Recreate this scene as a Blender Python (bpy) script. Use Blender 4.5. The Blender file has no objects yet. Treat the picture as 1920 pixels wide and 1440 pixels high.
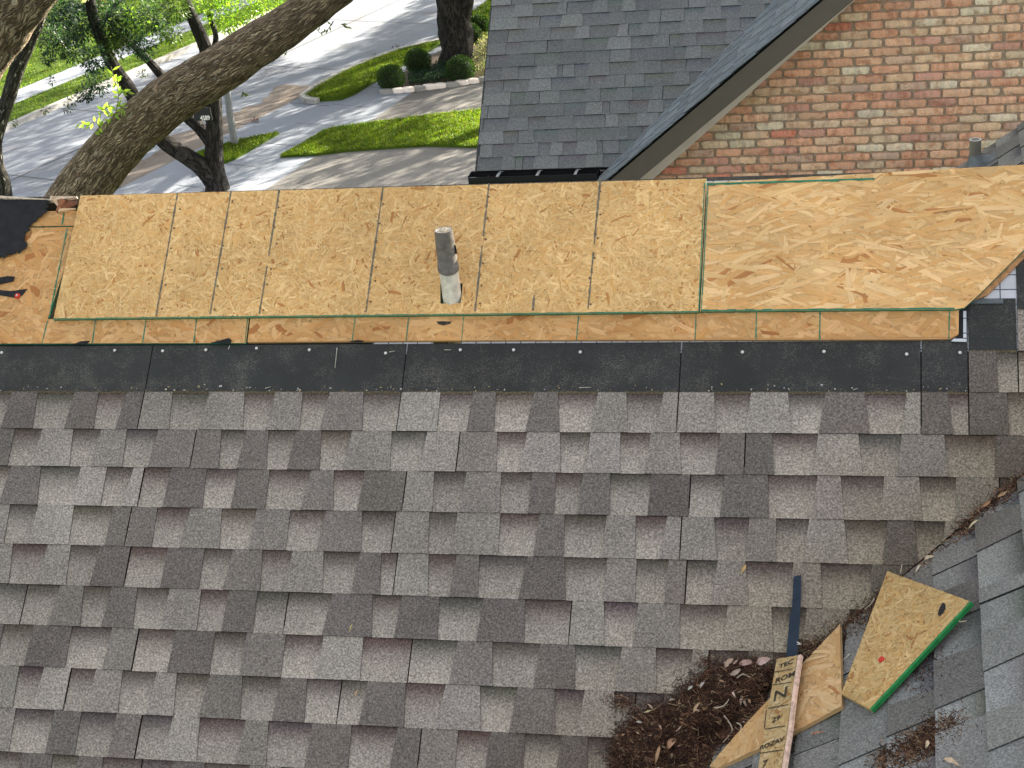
import bpy, math, random
import numpy as np
from mathutils import Vector, Matrix, noise as mnoise
random.seed(7)
SC = bpy.context.scene
COL = SC.collection
PI = math.pi

# ------------------------------------------------------------------ camera
HC = 12.0                                    # camera height above the street
FPX = 3144.2                                 # focal length in pixels of a 1920 px wide picture
# world X / Y / Z axes seen from the camera (x right, y down, z forward): the surveyed orientation
RW = Matrix(((0.97219601, 0.20846339, -0.10666736),
             (-0.00036336, -0.45417181, -0.89091405),
             (-0.23416827, 0.86618184, -0.44146827)))
RT = RW.transposed()
CAM = Vector((0, 0, HC))
cam_data = bpy.data.cameras.new('camera')
cam_data.sensor_width = 36
cam_data.lens = 36 * FPX / 1920
cam_data.clip_end = 2000
cam_data.clip_start = 0.05
cam = bpy.data.objects.new('camera', cam_data)
COL.objects.link(cam)
right, down, fwd = RT @ Vector((1, 0, 0)), RT @ Vector((0, 1, 0)), RT @ Vector((0, 0, 1))
M = Matrix((right, -down, -fwd)).transposed().to_4x4()
M.translation = CAM
cam.matrix_world = M
SC.camera = cam

# ------------------------------------------------------------------ sky, sun, exposure
SUN_AZ = math.radians(38)                    # clockwise from +Y towards +X
SUN_EL = math.radians(20)
world = bpy.data.worlds.new('World')
SC.world = world
world.use_nodes = True
wn, wl = world.node_tree.nodes, world.node_tree.links
wn.clear()
wo = wn.new('ShaderNodeOutputWorld'); wb = wn.new('ShaderNodeBackground')
sky = wn.new('ShaderNodeTexSky')
sky.sky_type = 'NISHITA'; sky.sun_disc = False
sky.sun_elevation = SUN_EL; sky.sun_rotation = SUN_AZ
sky.air_density = 1.0; sky.dust_density = 2.5; sky.ozone_density = 0.6
hs = wn.new('ShaderNodeHueSaturation'); hs.inputs['Saturation'].default_value = 0.17
wl.new(sky.outputs[0], hs.inputs['Color']); wl.new(hs.outputs[0], wb.inputs[0]); wl.new(wb.outputs[0], wo.inputs[0])
wb.inputs[1].default_value = 0.058
sun_d = bpy.data.lights.new('sun', 'SUN')
sun_d.energy = 5.0; sun_d.angle = math.radians(0.5); sun_d.color = (1.0, 0.90, 0.74)
sun = bpy.data.objects.new('sun', sun_d); COL.objects.link(sun)
SDIR = Vector((math.cos(SUN_EL) * math.sin(SUN_AZ), math.cos(SUN_EL) * math.cos(SUN_AZ), math.sin(SUN_EL)))
sun.rotation_euler = SDIR.to_track_quat('Z', 'Y').to_euler()
sun.location = (30, 40, 60)
SC.view_settings.view_transform = 'Standard'
SC.view_settings.look = 'None'
SC.view_settings.exposure = 2.78
SC.view_settings.gamma = 1
SC.view_settings.use_curve_mapping = False

# ------------------------------------------------------------------ survey helpers
def ray(x, y):
    return (RT @ Vector((x - 960, y - 720, FPX))).normalized()
class Plane:
    """a flat frame: origin O, in-plane axes U (across) and V (up the slope), normal N"""
    def __init__(s, O, U, V):
        s.O = Vector(O); s.U = Vector(U).normalized(); s.N = s.U.cross(Vector(V)).normalized()
        s.V = s.N.cross(s.U).normalized()
    def hit(s, x, y, h=0.0):
        d = ray(x, y); t = (s.N.dot(s.O - CAM) + h) / s.N.dot(d)
        return CAM + d * t
    def uv(s, x, y, h=0.0):
        q = s.hit(x, y, h) - s.O
        return (q.dot(s.U), q.dot(s.V))
    def at(s, u, v, h=0.0):
        return s.O + s.U * u + s.V * v + s.N * h
def depth_plane(Y): return Plane((0, Y, 0), (1, 0, 0), (0, 0, 1))
def ppm(P):                                   # pixels (of 1920) per metre at a point
    return FPX / (P - CAM).dot(fwd)
GROUND = Plane((0, 0, 0), (1, 0, 0), (0, 1, 0))

ALPHA = math.radians(40.5088)
P0 = Vector((-1.38606816, 5.10987677, HC - 2.64661765))
MAIN = Plane((0, P0.y, P0.z), (1, 0, 0), (0, math.cos(ALPHA), math.sin(ALPHA)))
E1 = 0.1496                                   # exposure of the near shingles
VTOP = MAIN.uv(900, 349)[1]
va, vb = MAIN.hit(1275, 1440), MAIN.hit(1920, 897)
vdir = (vb - va).normalized()
BETA = math.atan2(vdir.z, vdir.x)
# wing roof: horizontal across Y, rising to the right; U runs away from the camera
WING = Plane(va, (0, -1, 0), (math.cos(BETA), 0, math.sin(BETA)))

# ------------------------------------------------------------------ mesh building
ORG = {}
def tag(o, label=None, cat=None, group=None, kind=None):
    if label: o['label'] = label
    if cat: o['category'] = cat
    if group: o['group'] = group
    if kind: o['kind'] = kind
    return o
def worg(p):
    return ORG.get(p.name, Vector((0, 0, 0))) if p else Vector((0, 0, 0))
def empty(name, loc, label, cat, group=None):
    o = bpy.data.objects.new(name, None); COL.objects.link(o)
    o.location = loc; o.empty_display_size = 0.2; ORG[o.name] = Vector(loc)
    return tag(o, label, cat, group)
class MB:
    """collects polygons with a material slot, a colour per corner and uv; builds ONE mesh object"""
    def __init__(s): s.v = []; s.f = []; s.m = []; s.c = []; s.uvs = []; s.smooth = []
    def poly(s, pts, mat=0, col=(1, 1, 1), uv=None, smooth=False):
        b = len(s.v); n = len(pts)
        s.v.extend([tuple(p) for p in pts]); s.f.append(tuple(range(b, b + n))); s.m.append(mat)
        s.c.extend(col if isinstance(col, list) else [col] * n)
        s.uvs.extend(uv if uv else [(0, 0)] * n); s.smooth.append(smooth)
    def grid(s, rows, mat=0, col=(1, 1, 1), uvrows=None, closed=False, smooth=True, colrows=None):
        b = len(s.v); nr = len(rows); nc = len(rows[0])
        for r in rows: s.v.extend([tuple(p) for p in r])
        for i in range(nr - 1):
            for j in range(nc if closed else nc - 1):
                k = (j + 1) % nc
                s.f.append((b + i * nc + j, b + i * nc + k, b + (i + 1) * nc + k, b + (i + 1) * nc + j))
                s.m.append(mat); s.smooth.append(smooth)
                if colrows: s.c.extend([colrows[i][j], colrows[i][k], colrows[i + 1][k], colrows[i + 1][j]])
                else: s.c.extend([col] * 4)
                if uvrows:
                    a = uvrows[i][j]; d = uvrows[i + 1][j]
                    if closed: bb, cc = (uvrows[i][j + 1], uvrows[i + 1][j + 1])
                    else: bb, cc = uvrows[i][k], uvrows[i + 1][k]
                    s.uvs.extend([a, bb, cc, d])
                else: s.uvs.extend([(0, 0)] * 4)
    def prism(s, base, top, mat=0, col=(1, 1, 1), sidemat=None, sidecol=None, bottom=True):
        n = len(base)
        s.poly(top, mat, col)
        if bottom: s.poly(list(reversed(base)), mat, col if not isinstance(col, list) else col[0])
        for i in range(n):
            j = (i + 1) % n
            s.poly([base[i], base[j], top[j], top[i]], mat if sidemat is None else sidemat,
                   sidecol if sidecol is not None else (col if not isinstance(col, list) else col[0]))
    def box(s, c, size, mat=0, col=(1, 1, 1), rz=0.0):
        x, y, z = [q / 2 for q in size]; R = Matrix.Rotation(rz, 3, 'Z'); c = Vector(c)
        q = [(-x, -y), (x, -y), (x, y), (-x, y)]
        s.prism([c + R @ Vector((a, b, -z)) for a, b in q], [c + R @ Vector((a, b, z)) for a, b in q], mat, col)
    def build(s, name, mats, parent=None, origin=None, share=None):
        if not isinstance(mats, (list, tuple)): mats = [mats]
        A = np.array(s.v, dtype=np.float64)
        if origin is None:
            lo, hi = A.min(0), A.max(0); origin = Vector(((lo[0] + hi[0]) / 2, (lo[1] + hi[1]) / 2, lo[2]))
        origin = Vector(origin)
        me = bpy.data.meshes.new(name)
        me.from_pydata((A - np.array(origin)).tolist(), [], s.f)
        for m in mats: me.materials.append(m)
        me.polygons.foreach_set('material_index', s.m)
        me.polygons.foreach_set('use_smooth', s.smooth)
        ca = me.color_attributes.new('Col', 'FLOAT_COLOR', 'CORNER')
        c4 = np.ones((len(s.c), 4), dtype=np.float32); c4[:, :3] = np.array(s.c, dtype=np.float32)[:, :3]
        ca.data.foreach_set('color', c4.ravel())
        ul = me.uv_layers.new(name='UVMap')
        ul.data.foreach_set('uv', np.array(s.uvs, dtype=np.float32).ravel())
        me.update()
        o = bpy.data.objects.new(name, me); COL.objects.link(o)
        o.parent = parent; o.location = origin - worg(parent); ORG[o.name] = origin
        return o
def clip(poly, a, b, c):
    """keep the side a*x+b*y<=c of a convex polygon of 2-d points"""
    out = []; n = len(poly)
    for i in range(n):
        p, q = poly[i], poly[(i + 1) % n]
        dp, dq = a * p[0] + b * p[1] - c, a * q[0] + b * q[1] - c
        if dp <= 0: out.append(p)
        if (dp < 0 < dq) or (dq < 0 < dp):
            t = dp / (dp - dq); out.append((p[0] + (q[0] - p[0]) * t, p[1] + (q[1] - p[1]) * t))
    return out
def edges_of(poly):
    A = sum(poly[i][0] * poly[(i + 1) % len(poly)][1] - poly[(i + 1) % len(poly)][0] * poly[i][1] for i in range(len(poly)))
    s = 1 if A > 0 else -1; E = []
    for i in range(len(poly)):
        p, q = poly[i], poly[(i + 1) % len(poly)]
        a, b = (q[1] - p[1]) * s, -(q[0] - p[0]) * s
        L = math.hypot(a, b)
        if L < 1e-9: continue
        E.append((a / L, b / L, (a * p[0] + b * p[1]) / L))
    return E
def clip_poly(poly, E):
    for a, b, c in E:
        poly = clip(poly, a, b, c)
        if len(poly) < 3: return []
    return poly
def ccw(poly):
    A = sum(poly[i][0] * poly[(i + 1) % len(poly)][1] - poly[(i + 1) % len(poly)][0] * poly[i][1] for i in range(len(poly)))
    return poly if A > 0 else list(reversed(poly))
def vary(c, a=0.1, hue=0.03):
    k = 1 + random.uniform(-a, a)
    return tuple(max(0.0, q * k * (1 + random.uniform(-hue, hue))) for q in c)

# ------------------------------------------------------------------ materials
def new_mat(name):
    m = bpy.data.materials.new(name); m.use_nodes = True
    nt = m.node_tree; nt.nodes.clear()
    out = nt.nodes.new('ShaderNodeOutputMaterial'); b = nt.nodes.new('ShaderNodeBsdfPrincipled')
    nt.links.new(b.outputs[0], out.inputs[0])
    return m, nt, b, out
class NT:
    def __init__(s, nt): s.nt = nt
    def n(s, t, **k):
        q = s.nt.nodes.new(t)
        for a, b in k.items(): setattr(q, a, b)
        return q
    def set(s, sock, v):
        if hasattr(v, 'links') or hasattr(v, 'is_linked'): s.nt.links.new(v, sock)
        else: sock.default_value = v
    def attr(s): q = s.n('ShaderNodeAttribute'); q.attribute_name = 'Col'; return q.outputs['Color']
    def pos(s): return s.n('ShaderNodeNewGeometry').outputs['Position']
    def uv(s): q = s.n('ShaderNodeUVMap'); q.uv_map = 'UVMap'; return q.outputs[0]
    def mapv(s, v, scale=(1, 1, 1), loc=(0, 0, 0), rot=(0, 0, 0)):
        q = s.n('ShaderNodeMapping'); s.nt.links.new(v, q.inputs[0])
        q.inputs['Scale'].default_value = scale; s.set(q.inputs['Location'], loc); q.inputs['Rotation'].default_value = rot
        return q.outputs[0]
    def noise(s, v, scale, detail=3, rough=0.55, dist=0.0):
        q = s.n('ShaderNodeTexNoise'); s.nt.links.new(v, q.inputs['Vector'])
        q.inputs['Scale'].default_value = scale; q.inputs['Detail'].default_value = detail
        q.inputs['Roughness'].default_value = rough; q.inputs['Distortion'].default_value = dist
        return q.outputs['Fac']
    def voro(s, v, scale, feature='F1', out='Distance', rnd=1.0):
        q = s.n('ShaderNodeTexVoronoi'); q.feature = feature; s.nt.links.new(v, q.inputs['Vector'])
        q.inputs['Scale'].default_value = scale; q.inputs['Randomness'].default_value = rnd
        return q.outputs[out]
    def ramp(s, f, stops):
        q = s.n('ShaderNodeValToRGB'); s.nt.links.new(f, q.inputs[0]); e = q.color_ramp.elements
        while len(e) < len(stops): e.new(0.5)
        for i, (p, c) in enumerate(stops):
            e[i].position = p; e[i].color = (c, c, c, 1) if isinstance(c, (int, float)) else (*c, 1)
        return q.outputs[0]
    def mix(s, f, a, b, mode='MIX'):
        q = s.n('ShaderNodeMix'); q.data_type = 'RGBA'; q.blend_type = mode
        s.set(q.inputs[0], f)
        for k, v in ((6, a), (7, b)):
            if isinstance(v, tuple): v = (*v, 1) if len(v) == 3 else v
            s.set(q.inputs[k], v)
        return q.outputs[2]
    def math(s, op, a, b=0.0):
        q = s.n('ShaderNodeMath'); q.operation = op; s.set(q.inputs[0], a); s.set(q.inputs[1], b); return q.outputs[0]
    def bump(s, h, strength=0.5, dist=0.01):
        q = s.n('ShaderNodeBump'); s.nt.links.new(h, q.inputs['Height'])
        q.inputs['Strength'].default_value = strength; q.inputs['Distance'].default_value = dist
        return q.outputs[0]
def simple(name, col, rough=0.7, vari=0.25, scale=20, bump=0.3, bdist=0.003, metal=0.0, use_attr=False, spec=0.3):
    m, nt, b, o = new_mat(name); N = NT(nt); p = N.pos()
    f = N.ramp(N.noise(p, scale, 5, 0.65), [(0.3, 1 - vari), (0.7, 1 + vari)])
    base = N.attr() if use_attr else (*col, 1)
    nt.links.new(N.mix(1.0, base, f, 'MULTIPLY'), b.inputs['Base Color'])
    b.inputs['Roughness'].default_value = rough; b.inputs['Metallic'].default_value = metal
    b.inputs['Specular IOR Level'].default_value = spec
    if bump: nt.links.new(N.bump(N.noise(p, scale * 3, 4), bump, bdist), b.inputs['Normal'])
    return m
def granule_mat(name, speck=0.45, scale=170, dirt=None, grime=0.25):
    """mineral granules: the attribute colour broken up by fine speckle, plus soft weathering"""
    m, nt, b, o = new_mat(name); N = NT(nt); p = N.pos()
    a = N.attr()
    s1 = N.ramp(N.noise(p, scale, 2, 0.7), [(0.33, 1 - speck), (0.5, 0.96), (0.68, 1 + speck * 1.25)])
    s2 = N.ramp(N.noise(p, scale * 2.6, 1, 0.5), [(0.3, 1 - speck * 0.5), (0.7, 1 + speck * 0.5)])
    c = N.mix(1.0, a, s1, 'MULTIPLY'); c = N.mix(1.0, c, s2, 'MULTIPLY')
    w = N.ramp(N.noise(p, 2.2, 4, 0.6), [(0.3, 1 - grime), (0.75, 1 + grime * 0.5)])
    c = N.mix(1.0, c, w, 'MULTIPLY')
    if dirt:                                   # leaf tannin washed over the shingles beside the valley
        P, d, wdt, colr = dirt
        vm = N.n('ShaderNodeVectorMath'); vm.operation = 'SUBTRACT'; N.set(vm.inputs[0], p); vm.inputs[1].default_value = P
        dp = N.n('ShaderNodeVectorMath'); dp.operation = 'DOT_PRODUCT'; N.set(dp.inputs[0], vm.outputs[0]); dp.inputs[1].default_value = d
        dist = N.math('ADD', dp.outputs['Value'], N.math('MULTIPLY', N.noise(p, 3.5, 5, 0.7), wdt * 0.9))
        k = N.ramp(N.math('DIVIDE', dist, wdt * 1.6), [(0.1, 0.8), (0.85, 0.0)])
        c = N.mix(k, c, N.mix(1.0, c, colr, 'MULTIPLY'))
    nt.links.new(c, b.inputs['Base Color'])
    b.inputs['Roughness'].default_value = 0.92; b.inputs['Specular IOR Level'].default_value = 0.25
    nt.links.new(N.bump(N.noise(p, scale, 2, 0.7), 0.35, 0.002), b.inputs['Normal'])
    return m
# direction in the main plane, square to the valley, pointing away from it
vsq = MAIN.N.cross(vdir).normalized()
if vsq.x > 0: vsq = -vsq
M_SH = granule_mat('granules_weathered_wood', 0.45, 150, (tuple(va), tuple(vsq), 0.62, (0.80, 0.72, 0.52)))
M_SHW = granule_mat('granules_wing', 0.38, 150, (tuple(va), tuple(-vsq), 0.45, (0.90, 0.84, 0.74)), 0.18)
M_SHN = granule_mat('granules_slate', 0.22, 70, grime=0.12)
def osb_mat():
    m, nt, b, o = new_mat('strand_board'); N = NT(nt); u = N.uv(); p = N.pos()
    g = N.ramp(N.noise(N.mapv(u, (9, 160, 1)), 1.0, 4, 0.7), [(0.25, 0.80), (0.75, 1.16)])
    c = N.mix(1.0, N.attr(), g, 'MULTIPLY')
    s = N.ramp(N.noise(p, 85, 3, 0.6), [(0.63, 1.0), (0.70, 0.50)])
    c = N.mix(1.0, c, s, 'MULTIPLY')
    w = N.ramp(N.noise(p, 2.3, 5, 0.65), [(0.3, 0.84), (0.7, 1.10)])
    c = N.mix(1.0, c, w, 'MULTIPLY')
    nt.links.new(c, b.inputs['Base Color']); b.inputs['Roughness'].default_value = 0.62
    b.inputs['Specular IOR Level'].default_value = 0.35
    nt.links.new(N.bump(N.noise(N.mapv(u, (9, 160, 1)), 1.0, 4, 0.7), 0.3, 0.0015), b.inputs['Normal'])
    return m
M_OSB = osb_mat()
M_GREEN = simple('green_edge_paint', (0.03, 0.20, 0.12), 0.6, 0.35, 40)
M_GREEN2 = simple('bright_green_edge_paint', (0.02, 0.215, 0.06), 0.5, 0.25, 40)
M_LINE = simple('nail_line_print', (0.17, 0.15, 0.11), 0.7, 0.6, 70, 0)
M_INK = simple('black_ink', (0.042, 0.036, 0.025), 0.7, 0.8, 110, 0)
def asphalt_back():
    m, nt, b, o = new_mat('asphalt_headlap'); N = NT(nt); p = N.pos()
    a = N.attr()
    big = N.noise(p, 9, 5, 0.7)
    fl = N.noise(p, 210, 2, 0.7)
    k = N.math('ADD', N.math('MULTIPLY', big, 0.55), N.math('MULTIPLY', fl, 0.75))
    c = N.mix(N.ramp(k, [(0.67, 0.0), (0.81, 0.65)]), a, (0.12, 0.115, 0.095))
    c = N.mix(1.0, c, N.ramp(N.noise(p, 4, 3), [(0.3, 0.75), (0.7, 1.3)]), 'MULTIPLY')
    nt.links.new(c, b.inputs['Base Color']); b.inputs['Roughness'].default_value = 0.75
    nt.links.new(N.bump(fl, 0.4, 0.002), b.inputs['Normal'])
    return m
M_LAP = asphalt_back()
M_FELT = simple('black_felt', (0.016, 0.017, 0.02), 0.8, 0.4, 30, 0.5, 0.004)
def grid_paper():
    m, nt, b, o = new_mat('white_gridded_underlayment'); N = NT(nt); p = N.pos()
    mp = N.uv()
    sx = N.n('ShaderNodeSeparateXYZ'); nt.links.new(mp, sx.inputs[0])
    def lines(v, step):
        fr = N.math('FRACT', N.math('DIVIDE', v, step)); return N.math('LESS_THAN', fr, 0.07)
    L = N.math('MAXIMUM', lines(sx.outputs[0], 0.055), lines(sx.outputs[1], 0.055))
    c = N.mix(L, (0.62, 0.64, 0.70), (0.07, 0.08, 0.10))
    c = N.mix(1.0, c, N.ramp(N.noise(p, 12, 4), [(0.3, 0.8), (0.7, 1.05)]), 'MULTIPLY')
    nt.links.new(c, b.inputs['Base Color']); b.inputs['Roughness'].default_value = 0.5
    return m
M_PAPER = grid_paper()
def brick_mat():
    m, nt, b, o = new_mat('old_brick'); N = NT(nt)
    oi = N.n('ShaderNodeObjectInfo'); tc = N.n('ShaderNodeTexCoord'); p = tc.outputs['Object']
    off = N.n('ShaderNodeCombineXYZ'); r = N.math('MULTIPLY', oi.outputs['Random'], 37.0)
    for k in range(3): nt.links.new(r, off.inputs[k])
    v = N.n('ShaderNodeVectorMath'); v.operation = 'ADD'; nt.links.new(p, v.inputs[0]); nt.links.new(off.outputs[0], v.inputs[1])
    q = v.outputs[0]
    c = oi.outputs['Color']
    # firing bands across the brick
    band = N.noise(N.mapv(q, (26, 4, 5)), 1.0, 3, 0.6)
    c = N.mix(N.ramp(band, [(0.42, 0.0), (0.58, 0.9)]), c, N.mix(1.0, c, (1.22, 1.20, 1.14), 'MULTIPLY'))
    c = N.mix(N.ramp(N.noise(q, 13, 3, 0.6), [(0.50, 0.0), (0.66, 0.8)]), c, N.mix(1.0, c, (0.66, 0.5, 0.44), 'MULTIPLY'))
    c = N.mix(N.ramp(N.noise(q, 30, 5, 0.75), [(0.55, 0.0), (0.66, 0.7)]), c, (0.64, 0.54, 0.44))
    c = N.mix(1.0, c, N.ramp(N.noise(q, 130, 3, 0.7), [(0.3, 0.80), (0.7, 1.15)]), 'MULTIPLY')
    nt.links.new(c, b.inputs['Base Color']); b.inputs['Roughness'].default_value = 0.9
    b.inputs['Specular IOR Level'].default_value = 0.2
    nt.links.new(N.bump(N.noise(q, 45, 5, 0.7), 0.6, 0.006), b.inputs['Normal'])
    return m
M_BRICK = brick_mat()
M_MORTAR = simple('mortar', (0.43, 0.345, 0.255), 0.95, 0.25, 60, 0.6, 0.005)
M_FASCIA = simple('brown_fascia_paint', (0.128, 0.112, 0.090), 0.5, 0.06, 8, 0.1)
M_FRIEZE = simple('pale_frieze_paint', (0.88, 0.80, 0.74), 0.6, 0.08, 8, 0.1)
M_GUT = simple('black_gutter_metal', (0.018, 0.019, 0.022), 0.35, 0.15, 12, 0.1, metal=0.0)
M_STRAP = simple('zinc_strap', (0.55, 0.56, 0.58), 0.35, 0.1, 30, 0, metal=0.3)
M_PVC = simple('white_pvc', (0.66, 0.62, 0.54), 0.45, 0.32, 26, 0.15)
M_PVCG = simple('weathered_grey_pipe', (0.15, 0.135, 0.12), 0.7, 0.35, 45, 0.3)
M_PIPE2 = simple('olive_grey_pipe', (0.20, 0.19, 0.155), 0.6, 0.1, 20, 0.1)
M_LEAD = simple('lead_flashing', (0.13, 0.15, 0.16), 0.35, 0.3, 25, 0.5, 0.01, metal=0.4)
M_BLUEM = simple('dark_blue_metal', (0.018, 0.032, 0.055), 0.4, 0.25, 25, 0.2)
M_RED = simple('red_plastic', (0.62, 0.05, 0.035), 0.45, 0.15, 30, 0)
M_NAIL = simple('galvanised_nail', (0.62, 0.62, 0.60), 0.45, 0.1, 40, 0)
M_WOOD = simple('split_lumber', (0.42, 0.20, 0.10), 0.75, 0.35, 50, 0.4, use_attr=True)
M_WALLS = simple('painted_siding', (0.35, 0.32, 0.27), 0.8, 0.1, 5)
def concrete(name, col, stain=0.2, scale=1.2, joint=0.0, tint=(0.55, 0.45, 0.36)):
    m, nt, b, o = new_mat(name); N = NT(nt); p = N.pos()
    c = N.mix(1.0, (*col, 1), N.ramp(N.noise(p, 22, 6, 0.75), [(0.3, 0.82), (0.7, 1.14)]), 'MULTIPLY')
    c = N.mix(1.0, c, N.ramp(N.noise(p, 120, 2, 0.7), [(0.3, 0.84), (0.7, 1.16)]), 'MULTIPLY')
    k = N.ramp(N.noise(p, scale, 5, 0.65, 0.6), [(0.48, 0.0), (0.72, stain)])
    c = N.mix(k, c, N.mix(1.0, c, tint, 'MULTIPLY'))
    nt.links.new(c, b.inputs['Base Color']); b.inputs['Roughness'].default_value = 0.9
    nt.links.new(N.bump(N.noise(p, 60, 4, 0.7), 0.3, 0.004), b.inputs['Normal'])
    return m
M_ROAD = concrete('street_concrete', (0.200, 0.222, 0.262), 0.5, 0.5)  # blue tint puts the cool cast of shade into the concrete
M_WALK = concrete('walk_concrete', (0.222, 0.247, 0.292), 0.25, 0.8)  # tinted blue for shade, like the street
M_DRIVE = concrete('aggregate_drive', (0.158, 0.152, 0.142), 0.55, 1.2, tint=(0.62, 0.56, 0.5))
M_CURB = concrete('curb_concrete', (0.30, 0.30, 0.29), 0.5, 1.0)
M_JOINT = simple('joint_tar', (0.07, 0.065, 0.06), 0.9, 0.4, 5, 0)
M_GUTTERSTAIN = concrete('gutter_silt', (0.18, 0.15, 0.125), 0.8, 1.6)
def lawn_mat():
    m, nt, b, o = new_mat('lawn_turf'); N = NT(nt); p = N.pos()
    c = N.ramp(N.noise(p, 45, 5, 0.75), [(0.28, (0.022, 0.045, 0.006)), (0.5, (0.060, 0.112, 0.010)), (0.75, (0.12, 0.18, 0.016))])
    c = N.mix(1.0, c, N.ramp(N.noise(p, 1.2, 4, 0.6), [(0.3, 0.75), (0.7, 1.2)]), 'MULTIPLY')
    nt.links.new(c, b.inputs['Base Color']); b.inputs['Roughness'].default_value = 0.9
    b.inputs['Specular IOR Level'].default_value = 0.1
    nt.links.new(N.bump(N.noise(p, 60, 5, 0.8), 0.9, 0.04), b.inputs['Normal'])
    return m
M_LAWN = lawn_mat()
def leaf_mat(name, trans=0.45, rough=0.45, gain=1.0):
    m = bpy.data.materials.new(name); m.use_nodes = True; nt = m.node_tree; nt.nodes.clear(); N = NT(nt)
    o = N.n('ShaderNodeOutputMaterial'); pr = N.n('ShaderNodeBsdfPrincipled'); tr = N.n('ShaderNodeBsdfTranslucent'); mx = N.n('ShaderNodeMixShader')
    a = N.attr(); pr.inputs['Roughness'].default_value = rough; pr.inputs['Specular IOR Level'].default_value = 0.3
    nt.links.new(a, pr.inputs['Base Color'])
    nt.links.new(N.mix(1.0, a, (1.9 * gain, 2.1 * gain, 0.7 * gain), 'MULTIPLY'), tr.inputs['Color'])
    mx.inputs[0].default_value = trans
    nt.links.new(pr.outputs[0], mx.inputs[1]); nt.links.new(tr.outputs[0], mx.inputs[2]); nt.links.new(mx.outputs[0], o.inputs[0])
    return m
M_LEAF = leaf_mat('oak_leaves')
M_LEAFB = leaf_mat('young_and_sunlit_tone_leaves', 0.5, 0.4, 1.2)
M_BLADE = leaf_mat('grass_blades', 0.4, 0.6)
M_DRY = simple('dry_leaf', (0.3, 0.2, 0.1), 0.75, 0.25, 60, 0.3, 0.002, use_attr=True)
M_MULCH = simple('rotted_litter', (0.05, 0.025, 0.015), 0.95, 0.5, 60, 0.9, 0.01, use_attr=True)
def bark_mat(name, dark, light, lichen=0.25, su=1.0, sv=1.0, bd=0.02, lich=(0.56, 0.53, 0.43)):
    m, nt, b, o = new_mat(name); N = NT(nt); u = N.uv()
    nz = N.n('ShaderNodeTexNoise'); N.set(nz.inputs['Vector'], u); nz.inputs['Scale'].default_value = 9 * su; nz.inputs['Detail'].default_value = 4
    off = N.n('ShaderNodeVectorMath'); off.operation = 'SCALE'; N.set(off.inputs[0], nz.outputs['Color']); off.inputs[3].default_value = 0.16 / su
    ad = N.n('ShaderNodeVectorMath'); ad.operation = 'ADD'; N.set(ad.inputs[0], u); N.set(ad.inputs[1], off.outputs[0])
    e = N.voro(N.mapv(ad.outputs[0], (30 * su, 5.0 * sv, 1)), 1.0, 'DISTANCE_TO_EDGE')
    e2 = N.voro(N.mapv(ad.outputs[0], (66 * su, 13 * sv, 1)), 1.0, 'DISTANCE_TO_EDGE')
    f = N.noise(u, 70 * su, 6, 0.75)
    h = N.math('ADD', N.math('MULTIPLY', N.ramp(e, [(0.0, 0.0), (0.22, 1.0)]), 0.7), N.math('MULTIPLY', N.ramp(e2, [(0.0, 0.0), (0.25, 1.0)]), 0.3))
    h2 = N.math('ADD', h, N.math('MULTIPLY', f, 0.35))
    c = N.ramp(N.math('MULTIPLY', h2, 0.78), [(0.08, tuple(q * 0.28 for q in dark)), (0.45, dark), (0.95, light)])
    c = N.mix(1.0, c, N.ramp(N.noise(u, 5 * su, 4, 0.6), [(0.3, 0.7), (0.7, 1.25)]), 'MULTIPLY')
    if lichen: c = N.mix(N.ramp(N.noise(N.mapv(u, (1, .6, 1)), 17 * su, 3, 0.6), [(0.615, 0.0), (0.645, lichen)]), c, lich)
    nt.links.new(c, b.inputs['Base Color']); b.inputs['Roughness'].default_value = 0.93
    b.inputs['Specular IOR Level'].default_value = 0.15
    nt.links.new(N.bump(h2, 1.0, bd), b.inputs['Normal'])
    return m
M_BARK = bark_mat('furrowed_oak_bark', (0.20, 0.150, 0.102), (0.60, 0.48, 0.33), 0.8, bd=0.03)
M_BARK2 = bark_mat('dark_oak_bark', (0.018, 0.017, 0.016), (0.058, 0.054, 0.05), 0.0, 0.5, 0.5)
M_BARK3 = bark_mat('lichened_oak_bark', (0.020, 0.019, 0.016), (0.07, 0.066, 0.055), 0.6, 0.4, 0.4)

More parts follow.
